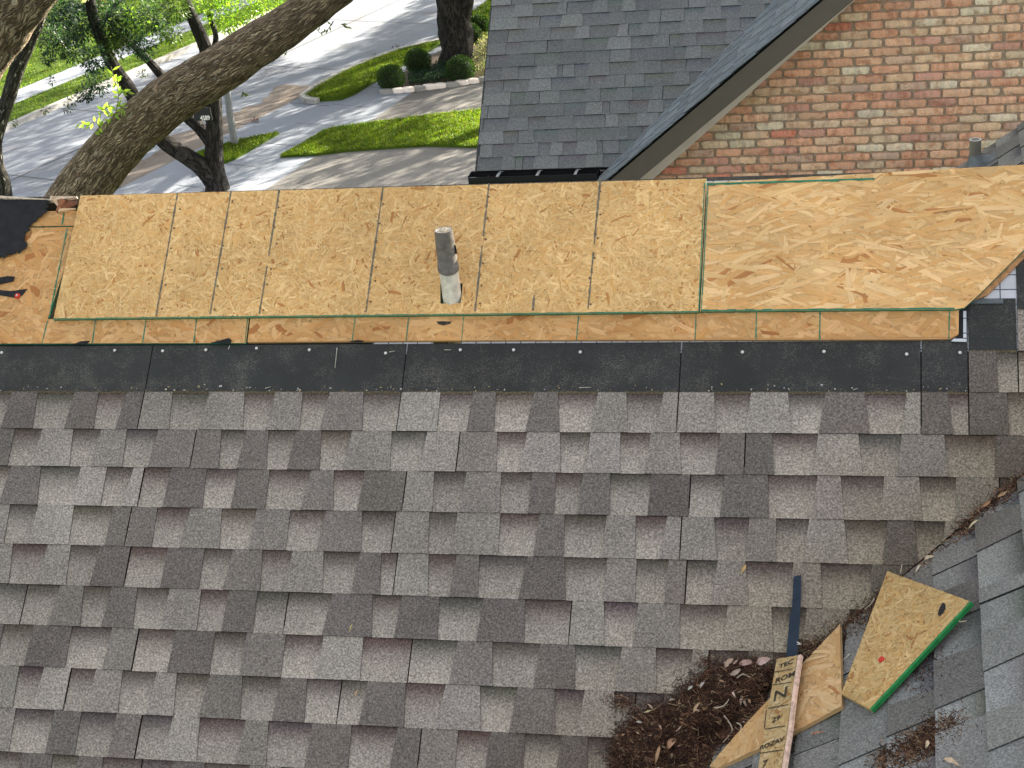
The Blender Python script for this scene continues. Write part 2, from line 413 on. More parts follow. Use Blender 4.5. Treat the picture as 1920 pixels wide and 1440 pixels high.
# ------------------------------------------------------------------ shapes
def tube(mb, pts, rads, seg=16, step=None, mat=0, col=(1, 1, 1), wob=0.0, wobscale=4.0, cap=True, smooth=True):
    """tapered tube through points (Catmull-Rom), uv in metres, gentle irregularity"""
    P = [Vector(p) for p in pts]; R = list(rads)
    if step:
        Q, S = [], []
        for i in range(len(P) - 1):
            a, b, c, d = P[max(i - 1, 0)], P[i], P[i + 1], P[min(i + 2, len(P) - 1)]
            n = max(1, int((c - b).length / step))
            for k in range(n):
                t = k / n
                Q.append(0.5 * ((2 * b) + (c - a) * t + (2 * a - 5 * b + 4 * c - d) * t * t + (3 * b - a - 3 * c + d) * t ** 3))
                S.append(R[i] + (R[i + 1] - R[i]) * t)
        Q.append(P[-1]); S.append(R[-1]); P, R = Q, S
    rows, uvr = [], []; L = 0.0; ref = None
    for i, p in enumerate(P):
        d = (P[min(i + 1, len(P) - 1)] - P[max(i - 1, 0)]).normalized()
        if ref is None: ref = d.orthogonal().normalized()
        ref = (ref - d * ref.dot(d)).normalized(); bi = d.cross(ref)
        if i: L += (P[i] - P[i - 1]).length
        row, ur = [], []
        for k in range(seg):
            a = 2 * PI * k / seg; n = ref * math.cos(a) + bi * math.sin(a)
            r = R[i]
            if wob: r *= 1 + wob * mnoise.noise((p + n * R[i]) * wobscale) + wob * 0.4 * mnoise.noise((p + n * R[i]) * wobscale * 3.1)
            row.append(p + n * r)
        for k in range(seg + 1): ur.append((k / seg * 2 * PI * R[0], L))
        rows.append(row); uvr.append(ur)
    mb.grid(rows, mat, col, uvr, closed=True, smooth=smooth)
    if cap:
        mb.poly(list(reversed(rows[0])), mat, col); mb.poly(rows[-1], mat, col)
def leaf(mb, p, d, up, L, W, col, mat=0, fold=0.25):
    """a small pointed leaf of four triangles-worth of faces"""
    d = Vector(d).normalized(); s = d.cross(up)
    s = s.normalized() if s.length > 1e-4 else d.orthogonal().normalized()
    n = s.cross(d)
    a, b = p, p + d * L; m1 = p + d * (L * 0.45) - n * (W * fold)
    mb.poly([a, m1 + s * W * 0.5 + n * W * fold, b], mat, col)
    mb.poly([a, b, m1 - s * W * 0.5 + n * W * fold], mat, col)
def rdir(flat=1.0):
    v = Vector((random.gauss(0, 1), random.gauss(0, 1), random.gauss(0, 1) * flat))
    return v.normalized() if v.length > 1e-6 else Vector((1, 0, 0))
def leaf_cluster(mb, c, rad, n, L, col, flat=0.7, mat=0):
    for _ in range(n):
        q = rdir(flat) * (rad * random.random() ** 0.5)
        leaf(mb, c + q, (q.normalized() + rdir(0.5) * 0.8 + Vector((0, 0, -0.15))), Vector((random.gauss(0, .4), random.gauss(0, .4), 1)),
             L * random.uniform(0.7, 1.25), L * random.uniform(0.3, 0.42), vary(col, 0.3, 0.12), mat)

# ------------------------------------------------------------------ SHINGLES
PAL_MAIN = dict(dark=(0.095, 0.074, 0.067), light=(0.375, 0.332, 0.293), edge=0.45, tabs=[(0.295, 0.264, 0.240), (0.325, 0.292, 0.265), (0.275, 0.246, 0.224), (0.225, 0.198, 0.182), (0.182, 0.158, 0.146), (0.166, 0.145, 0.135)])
PAL_WING = dict(dark=(0.110, 0.112, 0.112), light=(0.262, 0.270, 0.270), tabs=[(0.24, 0.244, 0.242), (0.20, 0.202, 0.198), (0.155, 0.153, 0.147), (0.215, 0.212, 0.204)])
PAL_SLATE = dict(dark=(0.150, 0.158, 0.160), light=(0.180, 0.188, 0.192), edge=0.4, tabs=[(0.222, 0.229, 0.231), (0.202, 0.209, 0.213), (0.186, 0.193, 0.197), (0.174, 0.182, 0.186)])
PAL_RAKE_SKYLIT = dict(dark=(0.16, 0.185, 0.205), light=(0.19, 0.22, 0.245), edge=0.85, tabs=[(0.20, 0.23, 0.255), (0.22, 0.25, 0.275), (0.175, 0.20, 0.225)])  # bluer, lighter tones put the sky's grazing reflection into the colour
def shingle_course(F, v0, E, u0, u1, clipE, pal, mat, parent, headlap=0.0, length=1.0, wmin=0.085, wmax=0.158, thick=0.0042, tab_sub=True, first=None, lapmat=None, over=0.03):
    """one course of laminated shingles on plane F: each shingle is a strip with raised tabs; its butt edge at v0"""
    u = u0 - (random.random() * length if first is None else 0)
    k = 0
    while u < u1:
        L = length if not (first and k == 0) else first
        a, b = max(u, u0), min(u + L, u1); gap = 0.0022
        k += 1; u += L
        if b - a < 0.02: continue
        top = v0 + E + over
        hb, ht = thick * 1.25, thick * 0.1       # backer heights above deck at butt and at top
        def H(v, extra): return hb + (ht - hb) * min(1.0, (v - v0) / (E + over)) + extra
        jit = random.uniform(-0.0014, 0.0014)
        vb0 = v0 + jit
        S = MB(); tone = random.uniform(0.92, 1.08)
        def strip(mb, u_bl, u_br, u_tl, u_tr, cb, ct, extra, th, vtop=top, grad=False):
            # rows of the strip from butt to top
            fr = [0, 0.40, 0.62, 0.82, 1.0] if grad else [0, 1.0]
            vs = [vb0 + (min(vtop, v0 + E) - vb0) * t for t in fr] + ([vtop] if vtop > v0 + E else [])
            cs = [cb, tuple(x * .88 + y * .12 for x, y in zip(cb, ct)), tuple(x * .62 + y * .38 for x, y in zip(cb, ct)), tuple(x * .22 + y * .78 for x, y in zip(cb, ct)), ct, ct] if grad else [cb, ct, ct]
            for i in range(len(vs) - 1):
                t0, t1 = (vs[i] - vb0) / (vtop - vb0), (vs[i + 1] - vb0) / (vtop - vb0)
                q = [(u_bl + (u_tl - u_bl) * t0, vs[i]), (u_br + (u_tr - u_br) * t0, vs[i]), (u_br + (u_tr - u_br) * t1, vs[i + 1]), (u_bl + (u_tl - u_bl) * t1, vs[i + 1])]
                full = q
                if clipE: q = clip_poly(q, clipE)
                if len(q) < 3: continue
                cols = [tuple(x + (y - x) * max(0, min(1, (p[1] - vs[i]) / max(1e-6, vs[i + 1] - vs[i]))) for x, y in zip(cs[i], cs[i + 1])) for p in q]
                mb.poly([F.at(p[0], p[1], H(p[1], extra)) for p in q], 0, cols)
                n = len(q); ec = tuple(x * pal.get('edge', 0.5) for x in pal['dark'])
                for j in range(n):                       # outer edges: butt, sides
                    p, r = q[j], q[(j + 1) % n]
                    if abs(p[1] - vs[i]) < 1e-7 and abs(r[1] - vs[i]) < 1e-7 and i > 0: continue
                    if abs(p[1] - vs[i + 1]) < 1e-7 and abs(r[1] - vs[i + 1]) < 1e-7: continue
                    if grad and abs(p[0] - r[0]) < 1e-6 and a + 0.01 < p[0] < b - 0.01: continue
                    mb.poly([F.at(p[0], p[1], H(p[1], extra) - th), F.at(r[0], r[1], H(r[1], extra) - th), F.at(r[0], r[1], H(r[1], extra)), F.at(p[0], p[1], H(p[1], extra))], 0, ec)
        # split in tabs and backer
        cur = a; istab = random.random() < 0.5; tabs = []
        segs = []
        while cur < b - 1e-6:
            w = random.uniform(wmin, wmax)
            if b - cur - w < wmin * 0.5: w = b - cur
            segs.append((cur, min(b, cur + w), istab)); cur += w; istab = not istab
        for s0, s1, t in segs:
            if t: tabs.append((s0, s1)); continue
            r = random.random()
            i_ = segs.index((s0, s1, t))
            if i_ > 0: s0 = (segs[i_ - 1][0] + segs[i_ - 1][1]) / 2 if i_ > 1 else a
            if i_ < len(segs) - 1: s1 = (segs[i_ + 1][0] + segs[i_ + 1][1]) / 2 if i_ < len(segs) - 2 else b
            tn = tone * random.uniform(0.86, 1.08)
            strip(S, s0 + (gap if s0 == a else 0), s1 - (gap if s1 == b else 0), s0 + (gap if s0 == a else 0), s1 - (gap if s1 == b else 0),
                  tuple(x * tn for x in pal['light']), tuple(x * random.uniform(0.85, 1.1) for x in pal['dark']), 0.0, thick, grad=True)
        lap = None
        if headlap:
            hv0, hv1 = v0 + E, v0 + E + headlap
            q = [(a + gap, hv0), (b - gap, hv0), (b - gap, hv1), (a + gap, hv1)]
            if clipE: q = clip_poly(q, clipE)
            if len(q) > 2:
                lap = MB(); lc = vary((0.022, 0.0235, 0.0245), 0.12)
                lap.prism([F.at(p[0], p[1], H(v0 + E, 0) - 0.002) for p in q], [F.at(p[0], p[1], H(v0 + E, 0) + 0.0015) for p in q], 0, lc)
                lip = MB(); n = max(2, int((b - a) / 0.01)); us = [a + gap + (b - a - 2 * gap) * i / n for i in range(n + 1)]
                lip.grid([[F.at(x, hv0 - 0.006, H(v0 + E, 0) + 0.0024) for x in us], [F.at(x, hv0 + 0.001 + 0.006 * max(0, mnoise.noise(Vector((x * 30, v0, 0)))) + 0.003 * random.random(), H(v0 + E, 0) + 0.0024) for x in us]],
                         0, (0.115, 0.092, 0.058), smooth=False)
        if not S.v: S = None
        so = None
        if S: so = S.build('shingle', mat, parent)
        if lap: lap.build('headlap', lapmat, so or parent); lip.build('sealant_strip', mat, so or parent)
        for s0, s1 in tabs:
            T = MB(); d = random.uniform(0.002, 0.011); cc = vary(random.choice(pal['tabs']), 0.07, 0.015); cc = tuple(x * tone for x in cc)
            l = gap if s0 == a else 0; r_ = gap if s1 == b else 0
            strip(T, s0 - (0 if l else d) + l, s1 + (0 if r_ else d) - r_, s0 + (0 if l else d) + l, s1 - (0 if r_ else d) - r_, cc, tuple(x * 0.95 for x in cc), thick * 0.75, thick * 1.9)
            if T.v: T.build('shingle_tab' if so else 'shingle', mat, so or parent)

# ------------------------------------------------------------------ STRAND BOARD
def strand_board(name, F, poly, h0, th, tone, parent, length=(0.05, 0.13), width=(0.008, 0.028), dens=3.4, ang=0.0, spread=1.0,
                 edge_mat=None, green=(), lines=(), hole=None, label=None, fleck=0.12, linemat=None, lw=0.006):
    poly = ccw(poly); E = edges_of(poly); mb = MB()
    mats = [M_OSB, edge_mat or M_OSB, linemat or M_LINE]
    def parts(pl):
        if not hole: return [pl]
        out = []; rest = pl
        for a, b, c in edges_of(hole):
            o = clip(rest, -a, -b, -c)
            if len(o) > 2: out.append(o)
            rest = clip(rest, a, b, c)
            if len(rest) < 3: break
        return out
    base = tuple(q * 0.86 for q in tone)
    for pl in parts(poly):
        mb.prism([F.at(p[0], p[1], h0) for p in pl], [F.at(p[0], p[1], h0 + th) for p in pl], 0, base, sidemat=1, sidecol=tuple(q * 0.75 for q in tone))
    xs = [p[0] for p in poly]; ys = [p[1] for p in poly]
    area = abs(sum(poly[i][0] * poly[(i + 1) % len(poly)][1] - poly[(i + 1) % len(poly)][0] * poly[i][1] for i in range(len(poly)))) / 2
    frac = area / max(1e-9, (max(xs) - min(xs)) * (max(ys) - min(ys)))
    n = int(dens * area / (sum(length) / 2 * sum(width) / 2) / max(frac, 0.2))
    for i in range(n):
        cx, cy = random.uniform(min(xs), max(xs)), random.uniform(min(ys), max(ys))
        L, W = random.uniform(*length) / 2, random.uniform(*width) / 2
        if random.random() < 0.4: L *= 0.5; W *= 0.6
        a = ang + random.gauss(0, spread * 0.62)
        if random.random() < 0.15 * spread: a = random.uniform(0, PI)
        ca, sa = math.cos(a), math.sin(a); j = lambda k: random.uniform(-k, k)
        bend = j(W * 0.8)
        q = [(-L + j(L * .22), -W), (0, -W + bend), (L + j(L * .22), -W * random.uniform(.3, 1)), (L + j(L * .25), W * random.uniform(.3, 1)), (0, W + bend), (-L + j(L * .22), W)]
        q = [(cx + ca * x - sa * y, cy + sa * x + ca * y) for x, y in q]
        q = clip_poly(ccw(q), E)
        if len(q) < 3: continue
        r = random.random()
        if r < 0.035: c = tuple(t * k for t, k in zip(tone, (0.64, 0.45, 0.33)))
        elif r < 0.035 + fleck: c = tuple(t * k for t, k in zip(tone, (0.90, 0.79, 0.66)))
        elif r < 0.5: c = tone
        elif r < 0.8: c = tuple(t * k for t, k in zip(tone, (0.93, 0.87, 0.79)))
        else: c = tuple(t * k for t, k in zip(tone, (1.09, 1.14, 1.24)))
        c = vary(c, 0.07, 0.015)
        h = h0 + th + 0.0002 + 0.0016 * i / n + random.random() * 0.0001
        off = random.uniform(0, 40)
        for pl in parts(q):
            uv = [((ca * (p[0] - cx) + sa * (p[1] - cy)) + off, (-sa * (p[0] - cx) + ca * (p[1] - cy)) + off) for p in pl]
            mb.poly([F.at(p[0], p[1], h) for p in pl], 0, c, uv)
    hl = h0 + th + 0.0022
    for (p, q) in lines:                       # printed nail lines, a little broken
        p, q = Vector(p), Vector(q); L = (q - p).length; d = (q - p) / L; s = Vector((-d.y, d.x))
        t = 0
        while t < L:
            w = random.uniform(0.012, 0.035); e = min(L, t + w)
            if random.random() < 0.985:
                k = lw / 2 * random.uniform(0.5, 1.15); a, b = p + d * t, p + d * e
                mb.poly([F.at(a.x + s.x * k, a.y + s.y * k, hl), F.at(b.x + s.x * k, b.y + s.y * k, hl), F.at(b.x - s.x * k, b.y - s.y * k, hl), F.at(a.x - s.x * k, a.y - s.y * k, hl)][::-1], 2)
            t = e
    for (p, q, w) in green:                    # factory edge sealer wrapped onto the face
        p, q = Vector(p), Vector(q); d = (q - p).normalized(); s = Vector((-d.y, d.x)); n = max(2, int((q - p).length / 0.03))
        for i in range(n):
            a, b = p + (q - p) * (i / n), p + (q - p) * ((i + 1) / n); k = w * random.uniform(0.65, 1.0)
            qd = [(a.x, a.y), (b.x, b.y), (b.x + s.x * k, b.y + s.y * k), (a.x + s.x * k, a.y + s.y * k)]
            mb.poly([F.at(x, y, hl + 0.0003) for x, y in ccw(qd)], 1)
    o = mb.build(name, mats, parent)
    if label: o['label'] = label
    return o

# ================================================================== THE GROUND
def strip_poly(mb, pts, z0, z1, mat=0):
    pts = ccw([(p[0], p[1]) for p in pts]); 
    mb.prism([Vector((x, y, z0)) for x, y in pts], [Vector((x, y, z1)) for x, y in pts], mat)
def gp(x, y):
    q = GROUND.hit(x, y); return (q.x, q.y)
SD = Vector((0.32, 0.947)).normalized(); TD = Vector((SD.y, -SD.x))
def st(s, t): q = SD * s + TD * t; return (q.x, q.y)
def t_of(x, y): q = Vector(gp(x, y)); return q.dot(TD)
def s_of(x, y): q = Vector(gp(x, y)); return q.dot(SD)
T_FARCURB = (t_of(20, 240) + t_of(370, 92)) / 2
T_NEARCURB = t_of(600, 165)
T_WALK0, T_WALK1 = t_of(635, 190), (t_of(590, 248) + t_of(525, 297)) / 2
T_FW0 = (t_of(60, 172) + t_of(365, 72)) / 2
T_FW1 = (t_of(45, 147) + t_of(365, 58)) / 2
g = MB(); g.poly([(-500, -300, -0.03), (500, -300, -0.03), (500, 700, -0.03), (-500, 700, -0.03)])
tag(g.build('ground', M_LAWN, origin=(0, 0, 0)), kind='structure')
g = MB(); g.poly([Vector((*st(a, b), 0.0)) for a, b in ((-90, T_FARCURB), (-90, T_NEARCURB + 0.3), (160, T_NEARCURB + 0.3), (160, T_FARCURB))][::1])
tag(g.build('road', M_ROAD), kind='structure')
g = MB(); g.poly([Vector((*st(a, b), 0.006)) for a, b in ((-90, T_NEARCURB - 0.02), (-90, T_WALK1), (160, T_WALK1), (160, T_NEARCURB - 0.02))])
tag(g.build('sidewalk', M_WALK), kind='structure')
g = MB()                                       # silted gutter pan along the near edge of the street
n = 60; s0, s1 = s_of(420, 300) - 3, s_of(600, 170) + 0.3
for i in range(n):
    a, b = s0 + (s1 - s0) * i / n, s0 + (s1 - s0) * (i + 1) / n
    wa, wb_ = [1.1 + 0.7 * mnoise.noise(Vector((q * 0.7, 3, 1))) + 0.2 * mnoise.noise(Vector((q * 3, 3, 1))) for q in (a, b)]
    g.poly([Vector((*st(a, T_NEARCURB - wa), 0.004)), Vector((*st(a, T_NEARCURB - 0.02), 0.004)), Vector((*st(b, T_NEARCURB - 0.02), 0.004)), Vector((*st(b, T_NEARCURB - wb_), 0.004))])
tag(g.build('gutter_silt', M_GUTTERSTAIN), kind='structure')
g = MB()
for k in range(-6, 30):
    s = 3.0 + k * 4.6; g.poly([Vector((*st(s, T_FARCURB), 0.008)), Vector((*st(s, T_NEARCURB), 0.008)), Vector((*st(s + 0.025, T_NEARCURB), 0.008)), Vector((*st(s + 0.025, T_FARCURB), 0.008))])
tm = (T_FARCURB + T_NEARCURB) / 2
g.poly([Vector((*st(-60, tm), 0.009)), Vector((*st(-60, tm + 0.03), 0.009)), Vector((*st(90, tm + 0.03), 0.009)), Vector((*st(90, tm), 0.009))])
for k in range(0, 60):
    s = 4.0 + k * 1.5
    g.poly([Vector((*st(s, T_WALK0), 0.010)), Vector((*st(s, T_WALK1), 0.010)), Vector((*st(s + 0.02, T_WALK1), 0.010)), Vector((*st(s + 0.02, T_WALK0), 0.010))])
for s in (s_of(560, 195), s_of(450, 262)):
    g.poly([Vector((*st(s, T_NEARCURB), 0.011)), Vector((*st(s, T_WALK0), 0.011)), Vector((*st(s + 0.025, T_WALK0), 0.011)), Vector((*st(s + 0.025, T_NEARCURB), 0.011))])
tag(g.build('pavement_joints', M_JOINT), kind='structure')
def slab(name, pts, z, mat, kind='structure', z0=-0.02):
    g = MB(); strip_poly(g, pts, z0, z, 0); return tag(g.build(name, mat), kind=kind)
slab('driveway_apron', [gp(*p) for p in ((560, 250), (560, 200), (640, 188), (700, 164), (716, 176), (775, 172), (690, 234), (640, 244), (600, 254))], 0.009, M_WALK)
slab('driveway_apron', [gp(*p) for p in ((480, 290), (530, 292), (600, 288), (495, 362), (400, 430), (200, 430), (340, 350))], 0.009, M_WALK)
slab('driveway', [gp(*p) for p in ((690, 231), (772, 175), (905, 154), (1010, 138), (1010, 195), (905, 209), (800, 221), (720, 231))], 0.012, M_DRIVE)
slab('driveway', [gp(*p) for p in ((493, 360), (597, 290), (650, 284), (720, 279), (800, 274), (900, 279), (1000, 285), (1000, 420), (400, 425))], 0.012, M_DRIVE)
# lawns stand a little proud of the paving
LAWN_A = [(600, 191), (578, 190), (572, 184), (600, 166), (650, 139), (700, 118), (750, 100), (800, 88), (828, 83), (805, 98), (770, 116), (720, 146), (690, 163), (664, 179), (640, 189)]
LAWN_A2 = [(368, 291), (428, 272), (470, 262), (524, 252), (500, 266), (470, 284), (440, 301), (420, 308), (372, 330)]
LAWN_B = [(526, 297), (560, 277), (600, 252), (618, 244), (645, 240), (690, 234), (720, 230), (800, 220), (905, 208), (990, 196), (990, 288), (900, 279), (800, 276), (720, 281), (650, 286), (596, 293)]
LAWN_C = [(825, 64), (850, 50), (880, 28), (905, 10), (960, -30), (1060, -30), (1010, 60), (905, 80), (830, 86)]
slab('lawn', [gp(*p) for p in LAWN_A], 0.10, M_LAWN); slab('lawn', [gp(*p) for p in LAWN_A2], 0.07, M_LAWN)
slab('lawn', [gp(*p) for p in LAWN_B], 0.06, M_LAWN); slab('lawn', [gp(*p) for p in LAWN_C], 0.05, M_LAWN)
slab('lawn', [st(-90, T_FARCURB - 0.18), st(-90, T_FW0), st(160, T_FW0), st(160, T_FARCURB - 0.18)], 0.08, M_LAWN)
slab('lawn', [st(-90, T_FW1), st(-90, T_FW1 - 40), st(160, T_FW1 - 40), st(160, T_FW1)], 0.08, M_LAWN)
slab('far_sidewalk', [st(-90, T_FW0), st(-90, T_FW1), st(160, T_FW1), st(160, T_FW0)], 0.085, M_WALK)
slab('far_curb', [st(-90, T_FARCURB), st(-90, T_FARCURB - 0.18), st(160, T_FARCURB - 0.18), st(160, T_FARCURB)], 0.13, M_CURB)
g = MB()                                       # near kerb: a rounded ribbon round the end of the parkway lawn
cp = [Vector(gp(*p)) for p in ((596, 194), (578, 192), (568, 185), (600, 164), (650, 137), (700, 116), (750, 98), (800, 86), (850, 76), (905, 60), (960, 40))]
for i in range(len(cp) - 1):
    a, b = cp[i], cp[i + 1]; d = (b - a).normalized(); s = Vector((-d.y, d.x)) * 0.09
    strip_poly(g, [a - s, b - s, b + s, a + s], -0.02, 0.125 + 0.0007 * i)
tag(g.build('near_curb', M_CURB), kind='structure')
# grass blades, nobody could count them
g = MB()
def inside(p, poly):
    c = False; n = len(poly)
    for i in range(n):
        a, b = poly[i], poly[(i + 1) % n]
        if (a[1] > p[1]) != (b[1] > p[1]) and p[0] < (b[0] - a[0]) * (p[1] - a[1]) / (b[1] - a[1]) + a[0]: c = not c
    return c
def blades(poly, z, n, h=0.06):
    xs = [p[0] for p in poly]; ys = [p[1] for p in poly]
    for _ in range(n):
        p = (random.uniform(min(xs), max(xs)), random.uniform(min(ys), max(ys)))
        if not inside(p, poly): continue
        a = random.uniform(0, 2 * PI); w = random.uniform(0.006, 0.014); hh = h * random.uniform(0.6, 1.4)
        q = Vector((p[0], p[1], z - 0.005)); s = Vector((math.cos(a) * w, math.sin(a) * w, 0))
        t = q + Vector((random.gauss(0, hh * .5), random.gauss(0, hh * .5), hh))
        kk = 1 + 0.45 * mnoise.noise(Vector((p[0] * 0.9, p[1] * 0.9, 1))); g.poly([q - s, q + s, t], 0, tuple(kk * w_ for w_ in vary(random.choice([(0.085, 0.14, 0.008), (0.12, 0.175, 0.012), (0.055, 0.105, 0.008), (0.15, 0.16, 0.03)]), 0.25, 0.1)))
blades([gp(*p) for p in LAWN_A], 0.10, 26000); blades([gp(*p) for p in LAWN_A2], 0.07, 9000)
blades([gp(*p) for p in LAWN_B], 0.06, 36000); blades([gp(*p) for p in LAWN_C], 0.05, 14000)
blades([st(s_of(0, 200) - 2, T_FARCURB - 0.2), st(s_of(0, 200) - 2, T_FW0), st(s_of(450, 20) + 3, T_FW0), st(s_of(450, 20) + 3, T_FARCURB - 0.2)], 0.08, 26000)
blades([st(s_of(0, 200) - 2, T_FW1), st(s_of(0, 200) - 2, T_FW1 - 6), st(s_of(450, 20) + 3, T_FW1 - 6), st(s_of(450, 20) + 3, T_FW1)], 0.08, 40000)
tag(g.build('grass', M_BLADE, origin=(0, 0, 0)), 'short green grass blades on the lawns by the street', 'grass', kind='stuff')

# ================================================================== NEIGHBOUR HOUSE
YB = 12.3                                      # brick gable wall
WALLP = depth_plane(YB); RAKEP = depth_plane(YB - 0.32)
nh = empty('neighbour_house', (1.5, YB, 0), 'brick gabled house with dark grey shingle roof across the side yard', 'house')
r0, r1 = RAKEP.hit(1138, 336), RAKEP.hit(1535, 0)
rd = (r1 - r0).normalized()                    # along the rake
GAB = Plane(r0, (0, -1, 0), rd)                # left slope of the gable: U towards camera, V up the slope
V0, V1 = GAB.hit(1166, 291), GAB.hit(1474, -22)
vdn = (V1 - V0).normalized()
nsl = Vector((1, 0, 0)).cross(vdn)             # main slope holds the valley and X
SL = Plane(V0, (1, 0, 0), Vector((0, 1, 0)) * vdn.y + Vector((0, 0, 1)) * vdn.z)
if SL.N.z < 0: SL = Plane(V0, (1, 0, 0), (0, abs(vdn.y), abs(vdn.z)))
SLOPE_DEG = math.degrees(math.atan2(vdn.z, vdn.y))
print('neighbour slope', SLOPE_DEG, 'gable pitch', math.degrees(math.atan2(rd.z, rd.x)), 'beta', math.degrees(BETA))
# ---- bricks
def wall_uv(x, y): q = WALLP.hit(x, y); return q.x, q.z
k0, k1 = wall_uv(1360, 213), wall_uv(1608, -7)
ks = (k1[1] - k0[1]) / (k1[0] - k0[0])
def rake_z(x): return k0[1] + (x - k0[0]) * ks
apex_x = k0[0] + 4.6
palette0 = [((0.46, 0.20, 0.125), 5), ((0.52, 0.27, 0.16), 5), ((0.56, 0.36, 0.22), 5), ((0.60, 0.47, 0.32), 4), ((0.62, 0.55, 0.42), 2.4), ((0.34, 0.16, 0.125), 3), ((0.40, 0.27, 0.20), 2.5), ((0.22, 0.13, 0.12), 0.9), ((0.55, 0.15, 0.09), 1.2)]
palette = [((0.76, 0.42, 0.28), 7), ((0.79, 0.49, 0.33), 7), ((0.80, 0.56, 0.38), 5), ((0.78, 0.60, 0.43), 3), ((0.79, 0.68, 0.52), 2), ((0.66, 0.36, 0.28), 3.5), ((0.64, 0.44, 0.34), 1.6), ((0.36, 0.22, 0.20), 0.3), ((0.72, 0.29, 0.20), 1.3)]
pw = [w for _, w in palette]
bvar = []
def brick_mesh(seed):
    rnd = random.Random(seed); mb = MB(); L, Hh, D = 0.194, 0.0525, 0.05
    nx, nz = 7, 3; rows = []
    for j in range(nz + 1):
        row = []
        for i in range(nx + 1):
            x, z = -L / 2 + L * i / nx, -Hh / 2 + Hh * j / nz
            if j in (0, nz): z += rnd.uniform(-0.0035, 0.0035)
            if i in (0, nx): x += rnd.uniform(-0.005, 0.005)
            if i in (0, nx) and j in (0, nz): x *= 0.965; z *= 0.86
            y = -rnd.uniform(0.008, 0.013) - (0 if (i in (0, nx) or j in (0, nz)) else 0.004)
            row.append(Vector((x, y, z)))
        rows.append(row)
    mb.grid(rows, 0, (1, 1, 1), smooth=True)
    ring = rows[0] + [r[-1] for r in rows[1:]] + rows[-1][::-1][1:] + [r[0] for r in rows[::-1]][1:-1]
    for i in range(len(ring)):
        a, b = ring[i], ring[(i + 1) % len(ring)]
        mb.poly([Vector((b.x, D, b.z)), Vector((b.x, b.y, b.z)), a, Vector((a.x, D, a.z))][::-1], 0)
    o = mb.build('brick', M_BRICK, nh, origin=(0, 0, 0)); return o
protos = [brick_mesh(i) for i in range(10)]
zb = WALLP.hit(1500, 345).z
zt = max(WALLP.hit(1900, -5).z, WALLP.hit(1400, -5).z)
course = 0.0668; mod = 0.2127
ncrs = 0; used = set(); far = MB(); cells = []
zc = zb - 0.06; row = 0
while zc < zt + 1.6:
    off = (0.5 if row % 2 else 0) * mod + random.uniform(-0.012, 0.012)
    x = -2.35 + off
    while x < 2.9:
        xl = k0[0] + (zc + 0.028 - 0.11 - k0[1]) / ks            # the rake cuts the brick here, behind the frieze board
        if x + 0.1 > xl + 0.03 and x - 0.1 < 2 * apex_x - xl:
            P = Vector((x, YB, zc)); q = RW @ (P - CAM); px, py = 960 + FPX * q.x / q.z, 720 + FPX * q.y / q.z
            cells.append((x, zc, px, py, max(0.0, xl - (x - 0.1))))
        x += mod + random.uniform(-0.003, 0.003)
    zc += course; row += 1
inview = [c for c in cells if c[2] < 1945 and -9 < c[3] < 345]
print('bricks in view', len(inview), 'of', len(cells))
inview.sort(key=lambda c: abs(c[2] - 1560) + 0 * c[3])
single = set(id(c) for c in inview[:300])
nb = 0
for c in cells:
    colr = vary(random.choices(palette, pw)[0][0], 0.12, 0.012)
    if id(c) in single:
        o = protos[nb % 10] if nb < 10 else protos[nb % 10].copy()
        if nb >= 10: COL.objects.link(o)
        o.parent = nh; o.location = Vector((c[0], YB, c[1])) - ORG[nh.name]
        o.rotation_euler = (random.uniform(-.02, .02), random.gauss(0, 0.008), 0); o.scale = (random.uniform(0.95, 1.02), 1, random.uniform(0.92, 1.05))
        if c[4] > 0: o.scale.x = (0.2 - c[4]) / 0.2; o.location.x += c[4] / 2
        o.color = (*colr, 1); nb += 1
    else:
        far.box((c[0], YB + 0.018, c[1] if c[4] == 0 else c[1] - 0.0), (0.2, 0.058, 0.056), 0, colr)
if far.v:
    o = far.build('brick', simple('plain_brick', (1, 1, 1), 0.9, 0.25, 60, 0.5, use_attr=True), nh); o['kind'] = 'stuff'
# mortar wall (gable pentagon) and the rest of the house body
w = MB()
bx0 = WALLP.hit(1200, 345).x - 0.6; bx1 = 2 * apex_x - bx0
# lean front: follow the rake
pts = [(bx0 + 0.3, 0), (bx1 - 0.3, 0), (bx1 - 0.3, rake_z(bx0 + 0.3)), (apex_x, rake_z(apex_x)), (bx0 + 0.3, rake_z(bx0 + 0.3))]
w.prism([Vector((x, YB + 0.004, z)) for x, z in pts], [Vector((x, YB + 0.25, z)) for x, z in pts], 0)
w.build('wall', M_MORTAR, nh)
# frieze board and fascia along the rake
def rake_board(name, mat, y0, y1, zlo, zhi, xa, xb, line):
    m = MB()
    for sgn in (1,):
        a = [(xa, line(xa) + zlo), (xb, line(xb) + zlo), (xb, line(xb) + zhi), (xa, line(xa) + zhi)]
        m.prism([Vector((x, y0, z)) for x, z in a], [Vector((x, y1, z)) for x, z in a], 0)
    return m.build(name, mat, nh)
rake_board('frieze_board', M_FRIEZE, YB - 0.045, YB - 0.002, 0.0, 0.17, k0[0] - 0.9, apex_x, rake_z)
fz = RAKEP.hit(1360, 155).z - RAKEP.hit(1360, 204).z
fl = lambda x: r0.z + (x - r0.x) * rd.z / rd.x
rake_board('fascia', M_FASCIA, YB - 0.32, YB - 0.295, -fz - 0.01, -0.012, r0.x - 0.35, apex_x + 0.4, fl)
rake_board('soffit', M_FRIEZE, YB - 0.29, YB - 0.05, -fz + 0.02, -fz + 0.035, r0.x - 0.3, apex_x + 0.2, fl)
